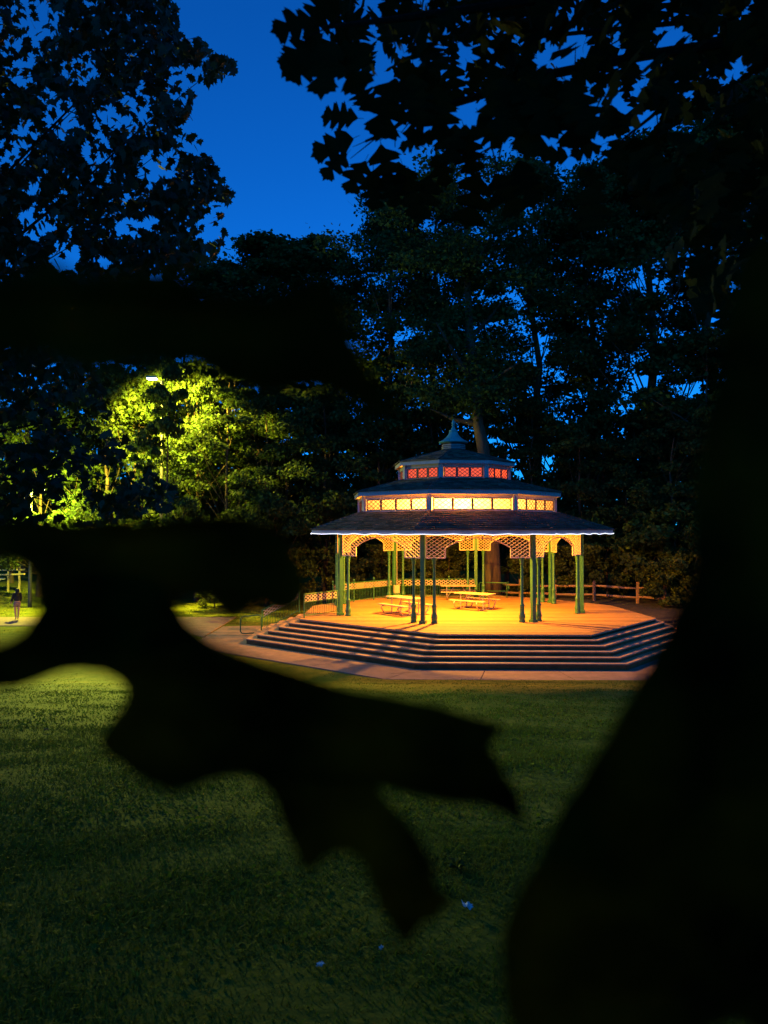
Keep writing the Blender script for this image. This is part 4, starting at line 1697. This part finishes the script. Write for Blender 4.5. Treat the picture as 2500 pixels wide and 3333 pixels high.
m.tube([at(-320, 1500, 0.27), at(-160, 1320, 0.27), at(-60, 1020, 0.25), at(-140, 760, 0.24)], 0.0016, 8)
m.build('twig', 'bark_dark', SPRIG, shade=True)


# ------------------------------------------------------------------ lawn
def blades(n, y0, y1, hmin, hmax, wid, spread=0.62):
    y_ = np.sqrt(rng.uniform(y0 * y0, y1 * y1, n))
    x_ = rng.uniform(-spread, spread, n) * (y_ + 1.0)
    keep = np.ones(n, bool)
    for poly in (offset_poly(DECK, TREAD * NSTEP + 1.80),):
        keep &= ~np.array([inside(poly, a, b) for a, b in zip(x_, y_)])
    keep &= ~((x_ < PX0) & (y_ > 36.0) & (y_ < 41.05)) & ~((x_ < PX0 + 0.1) & (x_ > -10.2) & (y_ > 33.3) & (y_ < 41.05))
    # bare patches and tufts
    nz = np.sin(x_ * 2.1 + 1.3 * np.sin(y_ * 1.7)) * np.sin(y_ * 2.6 + 0.8 * np.sin(x_ * 1.9))
    keep &= rng.uniform(-1.3, 1.0, n) < nz + 0.55
    x_, y_, nz = x_[keep], y_[keep], nz[keep]
    k = len(x_)
    z_ = ground_z(x_, y_)
    a = rng.uniform(0, 2 * np.pi, k)
    h = rng.uniform(hmin, hmax, k) * (1 + 0.35 * nz)
    lean = rng.uniform(0.3, 2.2, k) * h
    b = rng.uniform(0, 2 * np.pi, k)
    P = np.stack([x_, y_, z_ - 0.005], 1)
    s_ = np.stack([np.cos(a), np.sin(a), np.zeros(k)], 1) * (wid * rng.uniform(0.6, 1.4, k))[:, None]
    ld_ = np.stack([np.cos(b), np.sin(b), np.zeros(k)], 1)
    up = np.array([0, 0, 1.0])
    mid = P + ld_ * (lean * 0.35)[:, None] + up * (h * 0.6)[:, None]
    tip = P + ld_ * lean[:, None] + up * (h * 0.85)[:, None]
    V = np.stack([P - s_, P + s_, mid + s_ * 0.7, mid - s_ * 0.7, tip], 1).reshape(-1, 3)
    i = np.arange(k)[:, None] * 5
    Ft = np.concatenate([i + np.array([[0, 1, 2]]), i + np.array([[0, 2, 3]]), i + np.array([[3, 2, 4]])], 0)
    return V, Ft


GV, GF, off = [], [], 0
for args in ((90000, 2.2, 6.0, 0.015, 0.055, 0.0032, 0.60), (100000, 6.0, 12.0, 0.02, 0.06, 0.005, 0.60), (42000, 12.0, 19.0, 0.02, 0.05, 0.009, 0.58), (16000, 19.0, 24.5, 0.015, 0.04, 0.010, 0.58),
             (12000, 24.5, 36, 0.02, 0.05, 0.012, 0.58), (22000, 36, 52, 0.03, 0.08, 0.02, 0.56)):
    V, F_ = blades(*args)
    GV.append(V)
    GF.append(F_ + off)
    off += len(V)
# clover and broad weeds among the blades
n = 26000
yy = np.sqrt(rng.uniform(2.2 ** 2, 15 ** 2, n))
xx = rng.uniform(-0.6, 0.6, n) * (yy + 1)
kp = np.sin(xx * 1.1 + 2 * np.sin(yy * 0.8)) * np.sin(yy * 1.4 + 1.5 * np.sin(xx * 0.9)) > 0.1
xx, yy = xx[kp], yy[kp]
V, F_ = leaf_cards(np.stack([xx, yy, ground_z(xx, yy) + rng.uniform(0.015, 0.04, len(xx))], 1), 0.036, 0.0)
GV.append(V)
GF.append(F_ + off)
o = link('grass', np_mesh('grass', np.concatenate(GV), np.concatenate(GF)), 'grass')
tag(o, 'short rough green grass covering the lawn', 'grass', kind='stuff')


# scraps of tissue, fallen leaves and a weed on the grass
def scrap(px, py, size, label, material='paper', name='tissue'):
    p = on_ground(px, py)
    bm = bmesh.new()
    n = 5
    r2 = random.Random(px)
    grid = [[bm.verts.new((size * ((i / n - .5) + r2.uniform(-.06, .06)), size * 0.62 * ((j / n - .5) + r2.uniform(-.06, .06)), size * (0.22 + 0.28 * r2.random() * math.sin(i * 2.1 + j)))) for j in range(n + 1)] for i in range(n + 1)]
    for i in range(n):
        for j in range(n):
            if (i, j) in ((0, 0), (n - 1, n - 1), (0, n - 1)):
                continue
            bm.faces.new([grid[i][j], grid[i + 1][j], grid[i + 1][j + 1], grid[i][j + 1]])
    me = bpy.data.meshes.new(name)
    bm.to_mesh(me)
    bm.free()
    o = link(name, me, material, None, p + Vector((0, 0, 0.03)))
    o.rotation_euler.z = r2.uniform(0, 3)
    sm = o.modifiers.new('thick', 'SOLIDIFY')
    sm.thickness = 0.001
    return tag(o, label, 'tissue' if material == 'paper' else 'leaf')


scrap(1522, 2972, 0.07, 'largest white crumpled tissue lying on the dark grass')
scrap(1240, 3108, 0.03, 'tiny white tissue scrap below the tip of the large leaf')
scrap(1042, 3164, 0.04, 'pale tissue scrap lowest on the dark grass')
scrap(150, 2384, 0.09, 'small orange fallen leaf on the lit lawn', 'fallen_leaf', 'fallen_leaf')
p = on_ground(1485, 2835)
w = thing('weed_plant', p, 'small broad leaved weed growing in the grass', 'plant')
for k in range(7):
    a = k * 0.9 + 0.3
    m = MB()
    d = Vector((math.cos(a), math.sin(a), 0))
    s_ = Vector((-d.y, d.x, 0))
    L = 0.07 + 0.015 * (k % 3)
    P = [p + Vector((0, 0, .02)), p + d * L * .45 + s_ * .018 + Vector((0, 0, .065)), p + d * L + Vector((0, 0, .05)), p + d * L * .45 - s_ * .018 + Vector((0, 0, .065))]
    m.add(P, [(0, 1, 2), (0, 2, 3)])
    m.build('leaf', 'shrub_leaf', w)


# ------------------------------------------------------------------ person on the path
pp = on_ground(55, 2020)
PXX, PYY, PZZ = pp.x, pp.y, 0.04
person = thing('person', (PXX, PYY, PZZ), 'person with long dark hair, dark top and shorts standing on the path', 'person')


def skin_obj(name, verts, edges, radii, material, root=0, sub=2):
    me = bpy.data.meshes.new(name)
    me.from_pydata(verts, edges, [])
    o = link(name, me, material, person)
    md = o.modifiers.new('skin', 'SKIN')
    md.use_smooth_shade = True
    for i, r in enumerate(radii):
        sv = me.skin_vertices[0].data[i]
        sv.radius = r if hasattr(r, '__len__') else (r, r)
        sv.use_root = (i == root)
    s2 = o.modifiers.new('sub', 'SUBSURF')
    s2.levels = sub
    s2.render_levels = sub
    return o


# seen from behind, turned a little to the left; weight on straight legs
bv = [(0, 0, .92), (0, .01, 1.10), (0, .02, 1.30), (0, .02, 1.42), (0, .0, 1.50), (-.01, -.01, 1.58),
      (-.02, .03, 1.66), (-.15, .02, 1.38), (-.21, .05, 1.14), (-.27, .10, .93), (-.29, .13, .84), (.15, .02, 1.38), (.20, .0, 1.14), (.17, .10, .93), (.16, .13, .85),
      (-.09, 0, .86), (-.08, .02, .48), (-.04, 0, .09), (-.07, .12, .03), (.09, 0, .86), (.07, -.02, .48), (.05, -.03, .09), (.06, .09, .03)]
be = [(0, 1), (1, 2), (2, 3), (3, 4), (4, 5), (5, 6), (3, 7), (7, 8), (8, 9), (9, 10), (3, 11), (11, 12), (12, 13), (13, 14),
      (0, 15), (15, 16), (16, 17), (17, 18), (0, 19), (19, 20), (20, 21), (21, 22)]
brad = [(.15, .11), (.12, .09), (.14, .10), (.10, .08), .05, (.075, .09), (.07, .08), .055, .042, .03, (.02, .035), .055, .042, .03, (.02, .035),
        .085, .058, .036, (.035, .03), .085, .058, .036, (.035, .03)]
skin_obj('body', bv, be, brad, 'skin')
skin_obj('sweater', [(0, .01, .95), (0, .01, 1.10), (0, .02, 1.30), (0, .02, 1.43), (-.15, .02, 1.39), (-.21, .05, 1.14), (-.27, .10, .95), (.15, .02, 1.39), (.20, .0, 1.14), (.17, .10, .95)],
         [(0, 1), (1, 2), (2, 3), (3, 4), (4, 5), (5, 6), (3, 7), (7, 8), (8, 9)],
         [(.18, .13), (.165, .12), (.17, .125), (.12, .10), .078, .068, .055, .078, .068, .055], 'dark_cloth')
skin_obj('shorts', [(0, 0, .98), (0, 0, .88), (-.09, 0, .80), (-.085, .01, .66), (.09, 0, .80), (.08, -.01, .66)],
         [(0, 1), (1, 2), (2, 3), (1, 4), (4, 5)], [(.165, .12), (.175, .13), .11, .105, .11, .105], 'shorts_cloth')
skin_obj('hair', [(-.01, -.02, 1.67), (0, -.05, 1.56), (.01, -.08, 1.40), (.02, -.09, 1.24)], [(0, 1), (1, 2), (2, 3)],
         [(.095, .11), (.105, .10), (.12, .07), (.09, .05)], 'hair')
person.rotation_euler.z = R(35)
